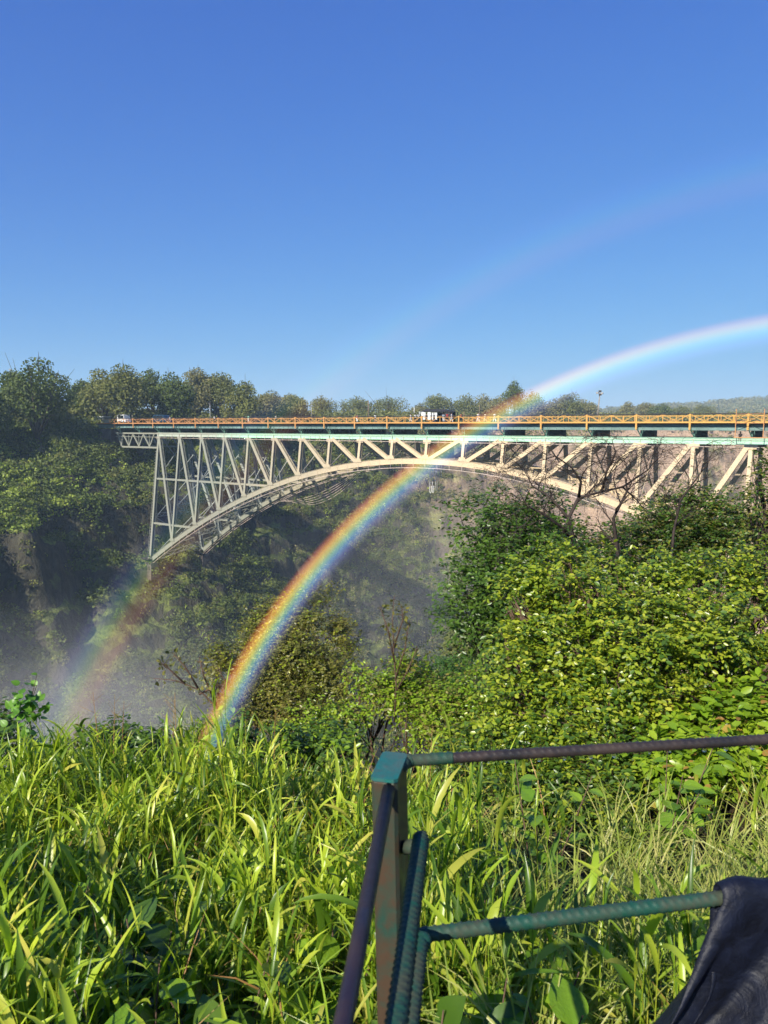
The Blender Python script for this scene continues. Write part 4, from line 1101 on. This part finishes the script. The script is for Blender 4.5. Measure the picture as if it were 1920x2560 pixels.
# broad-leaved weeds low in the grass, seed stalks standing above it
def weed(x, y, h, nl, size, label, mat):
    h = h*1.15 + .08; b = bz(x, y); root = empty('broadleaf_weed', b); tag(root, label, 'weed', 'broad-leaved weeds in the grass')
    mb = MB(); P = []; D = []; N = []
    for k in range(4):
        a = rng.uniform(0, 6.3); tip = Vector((math.cos(a)*.12*h/.4, math.sin(a)*.12*h/.4, h*(.7 + .4*random.random())))
        mb.tube([(0,0,-.05), tip*.5 + Vector((0,0,.02)), tip], [.005,.004,.002], 5)
        for j in range(nl):
            u = .3 + .7*j/nl; p = tip*u; d = Vector(rdir(1, .15)[0]); d.z = abs(d.z)*.4; P.append(p + d*.015 + Vector((0,0,.0))); D.append(d); N.append(Vector((0,0,1)) + rvec(.3))
    mb.build('stems', M_twig, root)
    P, D, N = (np.array([tuple(v) for v in a]) for a in (P, D, N))
    scatter_leaves('leaves', P, D, N, size*(.6 + .6*rng.random(len(P))), LEAF_BIG, mat, root, True)
for i, (x, y, h, nl, sz, lab, m) in enumerate([
  (-.30, 1.62, .34, 7, .13, 'weed with big wrinkled leaves at the bottom left of the railing post', L_weed),
  (-.06, 1.68, .34, 7, .12, 'weed with pointed glossy leaves just left of the leaning purple bar', L_weed),
  (-.66, 1.8, .40, 6, .12, 'weed with pale green veined leaves near the lower left corner', L_weed),
  (-.48, 2.0, .42, 7, .11, 'dark green leafy weed in the shaded hollow of the grass, lower left', L_deep),
  (.24, 1.68, .36, 8, .10, 'upright weed with many small leaves between the post and the sedge', L_weed),
  (.36, 1.76, .42, 8, .12, 'weed with one long pale drooping leaf below the green mid rail', L_weed),
  (.50, 1.70, .32, 7, .10, 'low dark weed at the foot of the sedge below the mid rail', L_deep),
  (.12, 1.8, .45, 8, .09, 'weed close behind the ribbed green bars of the railing', L_deep),
  (.75, 3.3, .6, 8, .10, 'leafy weed rising in the grass under the middle of the top rail', L_weed),
  (1.55, 3.8, .7, 9, .11, 'leafy weed beside the vine tangle below the top rail', L_weed),
  (-1.3, 2.6, .5, 7, .11, 'weed with heart-shaped leaves at the left edge of the grass', L_weed),
  (-.15, 2.1, .45, 8, .11, 'leafy weed in the middle of the grass, left of the leaning purple bar', L_weed),
  (-.80, 2.3, .5, 8, .12, 'large-leaved weed among the tall blades, between the left edge and the post', L_deep)]):
    weed(x, y, h, nl, sz, lab, m)
# tall thin seed stalks against the hazy slope
def stalks():
    root = []
    for (x, y0, y1, dx, Y) in [(215,1640,1495,-14,5.2),(245,1640,1500,3,5.3),(262,1640,1515,6,5.2),(372,1640,1495,6,5.0),(382,1640,1500,-4,5.1),(443,1660,1545,8,5.1),(592,1640,1530,3,5.0),(930,1660,1560,4,4.9)]:
        b = Vector(at16(x, y0, Y)); g = bank_z(b.x, b.y); root.append((b, Vector(at16(x+dx, y1, Y)), float(g)))
    mb = MB()
    for b, tp, g in root:
        mb.tube([(b.x, b.y, g), b, b.lerp(tp, .6), tp], [.004, .0035, .0025, .0012], 4)
        for k in range(7):
            p = b.lerp(tp, .35 + .6*k/7); q = p + Vector((random.choice((-1,1))*.10*random.random() - .02, rng.normal()*.03, .05 + .05*random.random())); mb.tube([p, q], [.0015, .0007], 3)
    o = mb.build('seed_stalks', L_dry); tag(o, 'thin dry seed stalks standing above the grass tops', kind='stuff')
stalks()
# ------------------------------------------------------------------ viewing railing close to the eye
def worn(name, col, rust, amt, rough=.45, dark=(.02,.02,.02), wet=.08):
    t = NT(name); co = t.coord(); nz = t.noise(9, co, 7, .65, .3); fine = t.noise(60, co, 5, .6)
    k = t.ramp(t.math('ADD', t.math('MULTIPLY', nz, .8), t.math('MULTIPLY', fine, .2)), [(.5-amt*.25,(0,0,0)), (.6-amt*.1,(1,1,1))])
    base = t.mix(t.math('MULTIPLY', fine, .5), col, dark)
    c = t.mix(t.math('MULTIPLY', k, min(1, amt*1.6)), base, rust)
    r = t.math('ADD', rough, t.math('MULTIPLY', k, .25))
    return t.done(t.bsdf(c, r, .35, t.bump(t.math('ADD', nz, fine), .35, .002), 0, wet))
M_gpaint = worn('green_gloss_paint', (.010,.070,.050), (.06,.034,.018), .6)
M_gpaint2 = worn('green_bar_paint', (.006,.070,.045), (.09,.05,.03), .25, .55)
M_rust = worn('wet_brown_steel', (.022,.019,.019), (.055,.036,.030), .4, .4)
M_purple = worn('dark_purple_bar', (.022,.015,.028), (.05,.03,.03), .3, .45)
M_drop = (lambda t: t.done(t.bsdf((.85,.9,.95), .02, .5)))(NT('water_drop'))
_p = bpy.data.materials['water_drop'].node_tree.nodes
for n_ in _p:
    if n_.type == 'BSDF_PRINCIPLED': n_.inputs['Transmission Weight'].default_value = 1.0; n_.inputs['IOR'].default_value = 1.33

rail = empty('safety_railing', (0.01, 1.22, -1.68)); tag(rail, 'worn green steel railing post with ribbed bars right in front of the viewer', 'railing')
RB = Vector((0.01, 1.22, -1.68))
def rebar(name, a, b, r, mat, pitch=.0125, sgn=1, h=None):
    a = Vector(a) - RB; b = Vector(b) - RB; L = (b-a).length; d = (b-a)/L; n = 18; m = int(L/(pitch/6)); h = h or r*.16
    q = d.cross(Vector((0,0,1))).normalized(); w_ = q.cross(d)
    i = np.arange(m+1); u = i/m*L; ph = np.arange(n)*2*np.pi/n
    U, PH = np.meshgrid(u, ph, indexing='ij')
    half = np.where(np.cos(PH) > 0, 0, .5)
    wave = np.cos(2*np.pi*(U/pitch + sgn*.55*np.sin(PH) + half)); bump = np.clip(wave, 0, 1)**3*np.clip(np.abs(np.cos(PH))*2.2, 0, 1) + .8*(np.abs(np.cos(PH)) < .12)
    R = r*.93 + h*bump
    sag = np.sin(np.pi*U/L)*0
    V = np.array(a)[None,None] + U[...,None]*np.array(d) + (R*np.cos(PH))[...,None]*np.array(q) + ((R*np.sin(PH))+sag)[...,None]*np.array(w_)
    V = V.reshape(-1,3); I = np.arange((m+1)*n).reshape(m+1, n); J = np.roll(I, -1, 1)
    F = np.stack([I[:-1].ravel(), J[:-1].ravel(), J[1:].ravel(), I[1:].ravel()], 1)
    return np_mesh(name, V, [F, I[0][::-1][None], I[-1][None]], mat, rail, True)
# square tube post, a little twisted and leaning
mb = MB()
ct, cb = Vector((.010, 1.222, -.600)) - RB, Vector((.034, 1.222, -1.72)) - RB
a = rad(12); hx, hy = .0225, .050
def ring_(c, k=1.0, dz=0): 
    out = []
    for (sx, sy) in ((-1,-1),(1,-1),(1,1),(-1,1)):
        for (ex, ey) in (((.0,.12),(.25,.0)) if sx*sy > 0 else ((.25,.0),(.0,.12))):
            x = sx*hx*k*(1-ex); y = sy*hy*k*(1-ey); out.append((c.x + x*math.cos(a) + y*math.sin(a), c.y - x*math.sin(a) + y*math.cos(a), c.z + dz))
    return out
rs = [ring_(cb), ring_(ct, 1, -.004), ring_(ct, .95, 0)]
vs = [v for r_ in rs for v in r_]; fs = []
for i in range(2):
    for k in range(8): fs.append((i*8+k, i*8+(k+1) % 8, i*8+8+(k+1) % 8, i*8+8+k))
fs.append(tuple(range(16, 24))); fs.append(tuple(reversed(range(8)))); mb.add(vs, fs)
mb.build('post', M_gpaint, rail)
mb = MB()   # welded cap plate lip
c0 = ct + Vector((0,0,.001)); vs = ring_(c0, 1.04, -.001) + ring_(c0, 1.04, .005) 
mb.add(vs, [(k, (k+1) % 8, 8+(k+1) % 8, 8+k) for k in range(8)] + [tuple(range(8,16)), tuple(reversed(range(8)))]); mb.build('post_cap', worn('cap_paint', (.01,.15,.13), (.08,.09,.09), .3), rail)
t = M_rust
top_rail = rebar('top_rail', (.03, 1.262, -.606), (1.75, 1.44, -.585), .0102, M_rust, .0150)
rebar('rail_sleeve', (.028, 1.2618, -.606), (.125, 1.272, -.6045), .0112, M_gpaint2, .0150)
rebar('mid_rail', (.062, 1.257, -.945), (1.75, 1.385, -.815), .0138, M_gpaint2, .0165)
mb = MB(); p0, p1 = Vector((.010, 1.19, -.612)), Vector((-.044, .70, -.632)); e = p1 + (p1-p0)*1.9
mb.tube([p0-RB, p1-RB, e-RB], .0108, 14); mb.build('side_top_bar', M_purple, rail)
rebar('side_bar', (.063, 1.172, -.700), (-.075, .05, -.690), .0138, M_gpaint2, .0120, -1)
rebar('side_bar', (.066, 1.175, -.886), (-.09, .05, -.886), .0125, M_gpaint2, .0120, -1)
for (p, q, r_) in (((.036,1.20,-.735),(.064,1.168,-.712),.012),((.045,1.20,-.90),(.068,1.168,-.888),.013),((.045,1.21,-.95),(.075,1.258,-.945),.013),((.022,1.23,-.606),(.045,1.262,-.606),.011)):
    mb = MB(); mb.tube([Vector(p)-RB, (Vector(p)-RB).lerp(Vector(q)-RB, .5), Vector(q)-RB], [r_, r_*1.1, r_*.9], 9); mb.ball(Vector(q)-RB, r_*1.15, 9, 6); mb.build('weld_bead', M_gpaint2, rail)
for i in range(16):
    u = .06 + .5*(i/16)**1.1 + .012*random.random(); P_ = Vector((.03, 1.262, -.606)).lerp(Vector((1.75, 1.44, -.585)), u) - RB
    r_ = .0022 + .0022*random.random(); mb = MB(); mb.ball(P_ + Vector((0, 0, -.0102 - r_*.7)), r_, 8, 6, (1,1,1.25)); mb.build('water_drop', M_drop, rail)

# dark plastic sheet thrown over the mid rail
def sheet():
    root_loc = Vector((.75, 1.30, -.86)); nu, nv = 60, 70; V = []; rr = np.random.default_rng(4)
    for j in range(nv):
        v = j/(nv-1)*1.35 - .35            # <0: behind the rail, >0: towards the eye
        for i in range(nu):
            s = i/(nu-1)
            arc = math.pi*.5
            if abs(v) < .04:
                th = v/.04*arc; X = 0; dy = -math.sin(th)*.021; dz = math.cos(th)*.021; l = 0
            else:
                l = (abs(v) - .04)*.9; sg = 1 if v > 0 else -1; dy = -sg*.021 - sg*(.10*l if sg > 0 else .04*l); dz = -l; X = -l*.80*(1-s)**1.2*(1 if sg > 0 else .3)
            env = min(1, l*5)
            f = .030*math.sin(s*21 + 1.4*math.sin(l*5+s*3) + l*2.2) + .016*math.sin(s*47 + l*9) + .02*float(fbm(s*7, l*6, 91, 3))
            fz = .016*float(fbm(s*5+3, v*3, 93, 2))
            x = .640 + s*.75 + X + .012*env*math.sin(s*30+l*14) + .02*math.sin(l*9)*(1-s)*env; yb = 1.30 + (s*.75)*.076; zb = -.895 + (x-.64)*.077
            V.append((x - root_loc.x, yb + dy - f*env*1.1 - root_loc.y, zb + dz + fz*(.4+env) + .014*math.exp(-((s-.05)/.05)**2)*(1-env) - root_loc.z))
    V = np.array(V); I = np.arange(nu*nv).reshape(nv, nu)
    F = np.stack([I[:-1,:-1].ravel(), I[:-1,1:].ravel(), I[1:,1:].ravel(), I[1:,:-1].ravel()], 1)
    t = NT('navy_plastic'); co = t.coord(); nz = t.noise(26, co, 5, .6, .6); f2 = t.noise(7, co, 4, .5, .8)
    m = t.done(t.bsdf(t.ramp(nz, [(.3,(.002,.003,.008)), (.7,(.007,.010,.024))]), .55, .3, t.bump(t.math('ADD', f2, t.math('MULTIPLY', nz, .35)), .7, .02)))
    o = np_mesh('plastic_sheet', V, [F], m, None, True); o.location = root_loc
    so = o.modifiers.new('thickness', 'SOLIDIFY'); so.thickness = .003; so.offset = 0
    tag(o, 'dark navy plastic sheet draped over the right end of the green mid rail', 'plastic sheet')
sheet()
# ------------------------------------------------------------------ things on and around the deck
def s_at(px, t):
    """how far along the bridge the line t is seen at photo column px (1920 wide)"""
    u = (px - 960)/F19; dy0 = t - EYE[1]
    # world x' = dx*c - dy*s ; y' = dx*s + dy*c ; x' = u*(y'*cp) roughly for points near the horizon
    k = u*_cp
    dx = dy0*(k*c_ + s_)/(c_ - k*s_)
    return EYE[0] + dx
M_white = flat_mat('white_panel', (.72,.73,.72), .6, .3, .15, 1)
M_greyp = flat_mat('grey_panel', (.30,.33,.33), .6, .3, .2, 1)
M_glass = flat_mat('dark_glass', (.02,.025,.03), .15, .5, .2, 1)
M_roofd = flat_mat('dark_canvas', (.03,.03,.035), .8, .2, .3, 1)
M_wood = flat_mat('weathered_pole', (.22,.17,.12), .85, .2, .3, 3)
M_tyre = flat_mat('tyre_rubber', (.02,.02,.02), .9, .2, .2, 3)
M_bluecar = flat_mat('dark_blue_car_paint', (.02,.05,.09), .25, .5, .1, 1)
M_metalg = flat_mat('galvanised_metal', (.38,.38,.37), .5, .4, .2, 2, .4)
DZ = 2.60
def on_deck(name, s, t, z, label, cat, group=None, rz=0):
    o = empty(name, B2W(s, t, z), YAWB + rz); tag(o, label, cat, group); return o

# white booth at the far end of the bridge
b = on_deck('ticket_booth', s_at(256, 3) , 3, DZ, 'small white booth with grey side panel at the far end of the bridge', 'booth')
mb = MB(); mb.box((-.4,-1.2,-1.2),(2.3,1.2,1.75)); mb.build('wall', M_greyp, b)
mb = MB(); mb.box((-2.4,-1.35,1.75),(2.45,1.35,1.90)); mb.build('roof', M_white, b)
for x in (-2.3, -1.35):
    mb = MB(); mb.box((x-.08,-1.25,-1.2),(x+.08,-1.1,1.749)); mb.build('post', M_white, b)
mb = MB(); mb.box((-2.2,-1.2,.2),(-.401,-1.1,.9)); mb.build('counter', M_white, b)
mb = MB(); mb.box((.9,-1.26,.5),(1.7,-1.2,1.4)); mb.build('window', M_glass, b)

def vehicle(s, t, L, Wd, H, col, label, cat, glassx):
    v = on_deck(cat.replace(' ', '_'), s, t, DZ, label, cat)
    mb = MB(); h0 = H*.42
    prof = [(-L/2,.35),(-L/2,h0*1.05),(-L/2+.12*L*glassx,H*.97),(-L*.30,H),(L*.22,H),(L*.30,H*.97),(L*.38,h0*1.15),(L/2-.05,h0*.95),(L/2,.35)]
    n = len(prof); vs = [(x, -Wd/2, z) for x, z in prof] + [(x, Wd/2, z) for x, z in prof]
    mb.add(vs, [tuple(range(n)), tuple(reversed(range(n, 2*n)))] + [(i, i+n, (i+1) % n + n, (i+1) % n) for i in range(n)]); mb.build('body', col, v)
    for y in (-Wd/2-.012, Wd/2+.004):
        for (xa, xb) in ((-L*.36,-L*.12),(-L*.10,L*.10),(L*.12,L*.27)):
            mb = MB(); mb.box((xa, y, h0*1.2), (xb, y+.008, H*.88)); mb.build('window', M_glass, v)
    for x in (-L*.3, L*.3):
        for y in (-Wd/2-.01, Wd/2-.2):
            mb = MB(); mb.tube([(x, y, .33), (x, y+.21, .33)], .33, 14, True, False); mb.build('wheel', M_tyre, v)
vehicle(s_at(311, 2), 2.0, 3.6, 1.8, 2.3, M_white, 'small white van parked right of the booth, seen over the orange railing', 'parked van', .2)
vehicle(s_at(405, 2.6), 2.6, 5.6, 1.9, 2.15, M_bluecar, 'dark blue car with glinting roof parked on the left end of the deck', 'parked car', 1)
b = on_deck('notice_board', s_at(331, 4.3), 4.3, DZ, 'beige upright board standing between the white van and the dark blue car', 'notice board')
mb = MB(); mb.box((-.28,-.05,.5),(.28,.05,2.35)); mb.build('panel', flat_mat('beige_board', (.45,.40,.28)), b)
mb = MB(); mb.box((-.24,-.04,0),(-.18,.04,.5)); mb.box((.18,-.04,0),(.24,.04,.5)); mb.build('legs', M_wood, b)

# shelter over the jump platform
sl, sr = s_at(1062, 3.2), s_at(1134, 3.2); L = sr - sl
b = on_deck('platform_shelter', (sl+sr)/2, 3.2, DZ, 'shelter with a dark sloping roof and white side panels at the middle of the deck', 'shelter')
mb = MB(); mb.add([(-L/2-.3,-1.5,2.15),(L/2+.3,-1.5,2.05),(L/2+.3,1.5,2.0),(-L/2-.3,1.5,2.1),(-L/2+.9,-1.0,2.62),(L*.22,-1.0,2.55),(L*.22,1.0,2.5),(-L/2+.9,1.0,2.57)],
                  [(3,2,1,0),(4,5,6,7),(0,1,5,4),(1,2,6,5),(2,3,7,6),(3,0,4,7)]); mb.build('roof', M_roofd, b)
for x in (-L/2, -L*.05, L*.25, L/2):
    for y in (-1.4, 1.4):
        mb = MB(); mb.box((x-.05,y-.05,0),(x+.05,y+.05,2.1)); mb.build('post', M_dark, b)
for (xa, xb, zt) in ((-L/2+.06,-L/2+1.0,2.0),(-L/2+1.5,-L/2+2.2,2.0),(-L*.12,L*.06,1.9)):
    mb = MB(); mb.box((xa,-1.40,.6),(xb,-1.34,zt)); mb.build('side_panel', M_white, b)
mb = MB(); mb.box((-L/2+.3,1.2,.0),(L/2-.3,1.25,2.0)); mb.build('back_panel', M_roofd, b)
mb = MB(); mb.box((L*.3,-1.2,0),(L*.46,.2,1.9)); mb.build('cabinet', M_dark, b)

def lamp(px, t, ztop, label, head='box', lean=(0,0), cat='street lamp', r=.09, mat=None, name='street_lamp'):
    o = on_deck(name, s_at(px, t), t, DZ, label, cat)
    H = ztop - DZ; mb = MB(); mb.tube([(0,0,-.3),(lean[0]*.5,lean[1]*.5,H*.5),(lean[0],lean[1],H)], [r, r*.85, r*.7], 8); mb.build('pole', mat or M_metalg, o)
    if head == 'box':
        mb = MB(); mb.bar((lean[0]-.5,lean[1],H), (lean[0]+.45,lean[1],H+.08), .16, .22, (0,1,0)); mb.build('lamp_head', M_dark, o)
    elif head == 'flood':
        for k, (dx, dz) in enumerate(((-.38,.05),(.05,.3),(.4,-.05),(.1,-.25))):
            mb = MB(); mb.box((lean[0]+dx-.2,lean[1]-.25,H+dz-.16),(lean[0]+dx+.2,lean[1]+.05,H+dz+.16)); mb.box((lean[0]+dx-.15,lean[1]-.28,H+dz-.11),(lean[0]+dx+.15,lean[1]-.252,H+dz+.11)); mb.build('floodlight', M_dark if k % 2 else M_metalg, o)
    return o
lamp(526, 6.5, 7.5, 'leftmost street lamp on the bridge, short grey pole in front of the tall trees')
lamp(779, 6.5, 7.2, 'thin pale lamp pole between the leftmost lamp and the brown pole', 'none', cat='pole', r=.06, name='lamp_pole')
lamp(921, 6.5, 7.3, 'brown pole standing alone behind the railing left of the shelter', 'none', cat='pole', r=.12, mat=M_wood, name='wooden_pole')
lamp(1492, 6.6, 7.6, 'slightly leaning mast with a cluster of floodlights standing out against the sky', 'flood', (.35, 0), 'floodlight mast', .13, M_palebark, 'floodlight_mast')
lamp(1159.6, 6.5, 4.75, 'short thick wooden post just right of the shelter', 'none', cat='post', r=.13, mat=M_wood, name='wooden_post')
lamp(1198, 7.5, 6.0, 'thin brown pole behind the railing midway between the shelter and the rainbow', 'none', cat='pole', r=.07, mat=M_wood, name='wooden_pole')
o = lamp(1053, 6.4, 4.4, 'small grey signboard on a thin post left of the shelter', 'none', cat='sign', r=.05, name='road_sign')
mb = MB(); mb.box((-.55,-.06,1.75),(.6,-.052,2.25)); mb.build('sign_board', M_greyp, o)
def marker(px, Y, h, w_, name, label):
    x, z = ground_at(px*1659/1920, Y); o = empty(name, (x, Y, z)); tag(o, label, 'obelisk')
    zt = at(px, 1061.6 - h, Y)[2] - z
    mb = MB(); mb.add([(-w_,-w_,-1),(w_,-w_,-1),(w_,w_,-1),(-w_,w_,-1),(-w_*.5,-w_*.5,zt*.85),(w_*.5,-w_*.5,zt*.85),(w_*.5,w_*.5,zt*.85),(-w_*.5,w_*.5,zt*.85),(0,0,zt)],
        [(3,2,1,0),(0,1,5,4),(1,2,6,5),(2,3,7,6),(3,0,4,7),(4,5,8),(5,6,8),(6,7,8),(7,4,8)]); mb.build('shaft', M_white, o)
    mb = MB(); mb.box((-w_*2,-w_*2,-1),(w_*2,w_*2,zt*.35)); mb.build('plinth', M_white, o)
marker(1034, 345, 44, .45, 'white_obelisk', 'slim white obelisk on the far side left of the shelter')
marker(1293, 350, 43, .5, 'white_obelisk', 'white pointed marker on the slope right under the rainbow')
for (px, y0, Y, lab) in ((3, 915, 168, 'dark lattice mast cut by the left edge of the view above the trees'), (46, 921, 190, 'thin pale mast rising above the trees near the left edge')):
    x, z = ground_at(px*1659/1920, Y); o = empty('radio_mast', (x, Y, z)); tag(o, lab, 'mast'); zt = at(px, y0, Y)[2] - z
    mb = MB(); mb.tube([(0,0,-1),(0,0,zt)], [.22,.10], 6); mb.build('pole', M_metalg, o)
    mb = MB()
    for k in range(4): mb.bar((-.45,0,zt-.3-k*.9),(.45,0,zt-.3-k*.9),.1,.1)
    mb.build('cross_arm', M_metalg, o)

# people
SK = flat_mat('dark_skin', (.09,.05,.035), .6, .3, .1, 4); SK2 = flat_mat('light_skin', (.42,.25,.18), .6, .3, .1, 4); HAIR = flat_mat('black_hair', (.015,.012,.01), .8, .2, .1, 4)
def cloth(c): 
    n = 'cloth_%02d%02d%02d' % tuple(int(x*99) for x in c)
    return bpy.data.materials.get(n) or flat_mat(n, c, .85, .2, .12, 6)
def skin_mesh(name, joints, edges, radii, mat, parent, root=0, sub=1):
    me = bpy.data.meshes.new(name); me.from_pydata([tuple(j) for j in joints], edges, []); o = bpy.data.objects.new(name, me); C.objects.link(o); o.parent = parent; me.materials.append(mat)
    md = o.modifiers.new('skin', 'SKIN'); sv = me.skin_vertices[0].data
    for i, r_ in enumerate(radii): sv[i].radius = (r_ if hasattr(r_, '__len__') else (r_, r_)); sv[i].use_root = (i == root)
    md.use_smooth_shade = True; o.modifiers.new('sub', 'SUBSURF').levels = sub; o.modifiers['sub'].render_levels = sub
    return o
def person(pos, face, label, shirt, trousers, skin=None, pose='stand', h=1.72, walk=.2):
    root = empty('person', pos, face); tag(root, label, 'person'); k = h/1.75; skin = skin or SK
    if pose == 'sit':
        hip = Vector((0,0,.12)); kn = [Vector((s*.12,-.42,.16)) for s in (-1,1)]; an = [Vector((s*.12,-.46,-.27)) for s in (-1,1)]; toe = [a_ + Vector((0,-.14,-.05)) for a_ in an]
    else:
        hip = Vector((0,0,.92)); kn = [Vector((s*.10,-walk*s*.5-.03,.49)) for s in (-1,1)]; an = [Vector((s*.10,-walk*s+.05*abs(walk)*4*.3,.08)) for s in (-1,1)]; toe = [a_ + Vector((0,-.17,-.04)) for a_ in an]
    ch = hip + Vector((0,-.02 if pose == 'stand' else -.10,.38)); nk = hip + Vector((0,-.02 if pose == 'stand' else -.14,.56)); hd = nk + Vector((0,-.03,.16))
    sh = [ch + Vector((s*.18,0,.10)) for s in (-1,1)]
    if pose == 'sit': el = [p + Vector((s*.06,-.12,-.24)) for s, p in zip((-1,1), sh)]; ha = [Vector((s*.14,-.40,.22)) for s in (-1,1)]
    elif pose == 'lean': el = [p + Vector((s*.08,-.10,-.24)) for s, p in zip((-1,1), sh)]; ha = [p + Vector((0,-.22,.02)) for p in el]
    else: el = [p + Vector((s*.05,.03 + walk*s*.4,-.28)) for s, p in zip((-1,1), sh)]; ha = [p + Vector((0,-.10 + walk*s*.3,-.24)) for s, p in zip((-1,1), el)]
    J = [hip, ch, nk, hd, hd + Vector((0,0,.08))]; E_ = [(0,1),(1,2),(2,3),(3,4)]; Rr = [(.15,.11),(.16,.11),.055,(.075,.095),(.06,.08)]
    for i in range(2):
        b_ = len(J); J += [sh[i], el[i], ha[i], ha[i] + (ha[i]-el[i]).normalized()*.09]; E_ += [(1,b_),(b_,b_+1),(b_+1,b_+2),(b_+2,b_+3)]; Rr += [.062,.045,.032,(.04,.02)]
        b_ = len(J); J += [hip + Vector(((-1,1)[i]*.10,0,-.05)), kn[i], an[i], toe[i]]; E_ += [(0,b_),(b_,b_+1),(b_+1,b_+2),(b_+2,b_+3)]; Rr += [.095,.06,.042,(.045,.03)]
    skin_mesh('body', [j*k for j in J], E_, Rr, skin, root)
    S = [hip + Vector((0,0,-.02)), ch, ch + Vector((0,0,.12))]; SE = [(0,1),(1,2)]; SR = [(.175,.135),(.185,.135),(.11,.09)]
    for i in range(2):
        b_ = len(S); S += [sh[i], sh[i].lerp(el[i], .85)]; SE += [(1,b_),(b_,b_+1)]; SR += [.082,.066]
    skin_mesh('shirt', [j*k for j in S], SE, SR, cloth(shirt), root)
    S = [hip]; SE = []; SR = [(.165,.13)]
    for i in range(2):
        b_ = len(S); S += [hip + Vector(((-1,1)[i]*.10,0,-.07)), kn[i], kn[i].lerp(an[i], .85)]; SE += [(0,b_),(b_,b_+1),(b_+1,b_+2)]; SR += [.11,.08,.065]
    skin_mesh('trousers', [j*k for j in S], SE, SR, cloth(trousers), root)
    mb = MB(); mb.ball((hd + Vector((0,.015,.045)))*k, .102*k, 10, 7, (.9,1.05,1)); mb.build('hair', HAIR, root)
    mb = MB()
    for sx in (-.035, .035): mb.ball((hd + Vector((sx,-.088,.02)))*k, .012*k, 6, 4)
    mb.build('eyes', HAIR, root)
W_ = (.75,.75,.72); K_ = (.03,.03,.035)
ppl = [
 (426, -3.6, 'person in a pale shirt leaning on the orange railing right of the dark blue car', W_, (.2,.2,.25), 'lean'),
 (537, -3.9, 'person in a white shirt at the railing just right of the leftmost street lamp', W_, K_, 'lean'),
 (622, -3.8, 'person in a green and white top standing alone at the left part of the railing', (.25,.5,.35), W_, 'lean'),
 (690, 1.0, 'person in a pale hat seen small over the railing left of the thin pale pole', (.55,.5,.45), K_, 'stand'),
 (893, -3.7, 'person in a red and white top leaning on the railing left of the brown pole', (.6,.2,.15), W_, 'lean'),
 (938, -3.2, 'person in a white shirt walking right of the brown pole', W_, (.25,.2,.18), 'stand'),
 (1027, -3.6, 'leftmost white-clad person in the group left of the shelter', W_, W_, 'stand'),
 (1038, -2.8, 'person with dark trousers and white shirt in the group left of the shelter', W_, K_, 'stand'),
 (1047, -3.6, 'person in a light grey top bending over the rail left of the shelter', (.5,.52,.55), K_, 'lean'),
 (1066, -2.2, 'person all in black standing in front of the left white panel of the shelter', K_, K_, 'stand'),
 (1085, -2.4, 'person in a black jacket in front of the middle white panel of the shelter', K_, (.1,.1,.14), 'stand'),
 (1118, -2.6, 'person in a bright red shirt at the right end of the shelter', (.65,.03,.04), K_, 'stand'),
 (1129, -3.4, 'person in white shorts beside the red-shirted person', (.6,.6,.62), W_, 'stand'),
 (1109, -3.8, 'person in pale blue clothes at the rail under the shelter roof', (.35,.45,.55), W_, 'lean'),
 (1153, -3.6, 'person in a red top and dark trousers walking right of the shelter post', (.55,.08,.06), K_, 'stand'),
 (1195, -3.5, 'person in a white robe striding left, right of the shelter', W_, W_, 'stand'),
 (1213, -3.2, 'person in a yellowish white robe walking behind the striding one', (.7,.68,.5), (.6,.55,.4), 'stand'),
 (1236, -3.4, 'rightmost white-clad person, walking where the rainbow crosses the railing', W_, W_, 'stand'),
]
for i, (px, t_, lab, sh_, tr_, ps) in enumerate(ppl):
    person(B2W(s_at(px, t_), t_, DZ), YAWB + (0 if ps == 'lean' else (1.3 if i % 2 else -1.4)), lab, sh_, tr_, SK if i % 3 else SK2, ps, 1.66 + .12*random.random(), .22 if ps == 'stand' else .03)
person(B2W(s_at(1853, -HALF), -HALF, .36), YAWB, 'dark silhouetted person sitting on the mint girder beneath the deck near the gantry', (.03,.03,.03), (.03,.03,.03), SK, 'sit')

# bungee cords below the crown of the arch
g = empty('bungee_cords', B2W(75, 0, -5.6), YAWB); tag(g, 'white bungee cords and loops hanging under the crown of the arch', 'bungee cord')
M_cord = flat_mat('white_cord', (.75,.75,.72), .7, .3, .1, 3)
for (x, za, zb, loop) in ((-.9,-1.4,-5.0,.35),(-.35,-1.2,-4.9,.35),(.35,-1.9,-4.8,0),(.7,-.6,-4.9,0),(1.1,-.4,-3.2,0),(1.6,.1,-2.6,0),(-.1,.1,-2.2,0),(.55,.1,-1.6,0)):
    mb = MB(); pts = [(x,0,0.6),(x,0,za),(x,.02,zb+.3)]
    if loop: pts += [(x+.05,0,zb+.05),(x+loop*.5,0,zb-.1),(x+loop-.05,0,zb+.05),(x+loop,0,zb+.3),(x+loop,0,zb+1.3)]
    mb.tube(pts, [.012 if i_ < 1 else .045 for i_ in range(len(pts))], 5); mb.build('cord', M_cord, g)
mb = MB(); mb.box((-1.2,-2.0,.55),(1.9,2.0,.62)); mb.build('hanging_bar', M_rail, g)
mb = MB(); mb.tube([(-1.1,-1.5,.6),(-1.1,-1.5,1.6)], .03, 5); mb.tube([(1.8,-1.5,.6),(1.8,-1.5,1.6)], .03, 5); mb.build('hanger', M_rail, g)
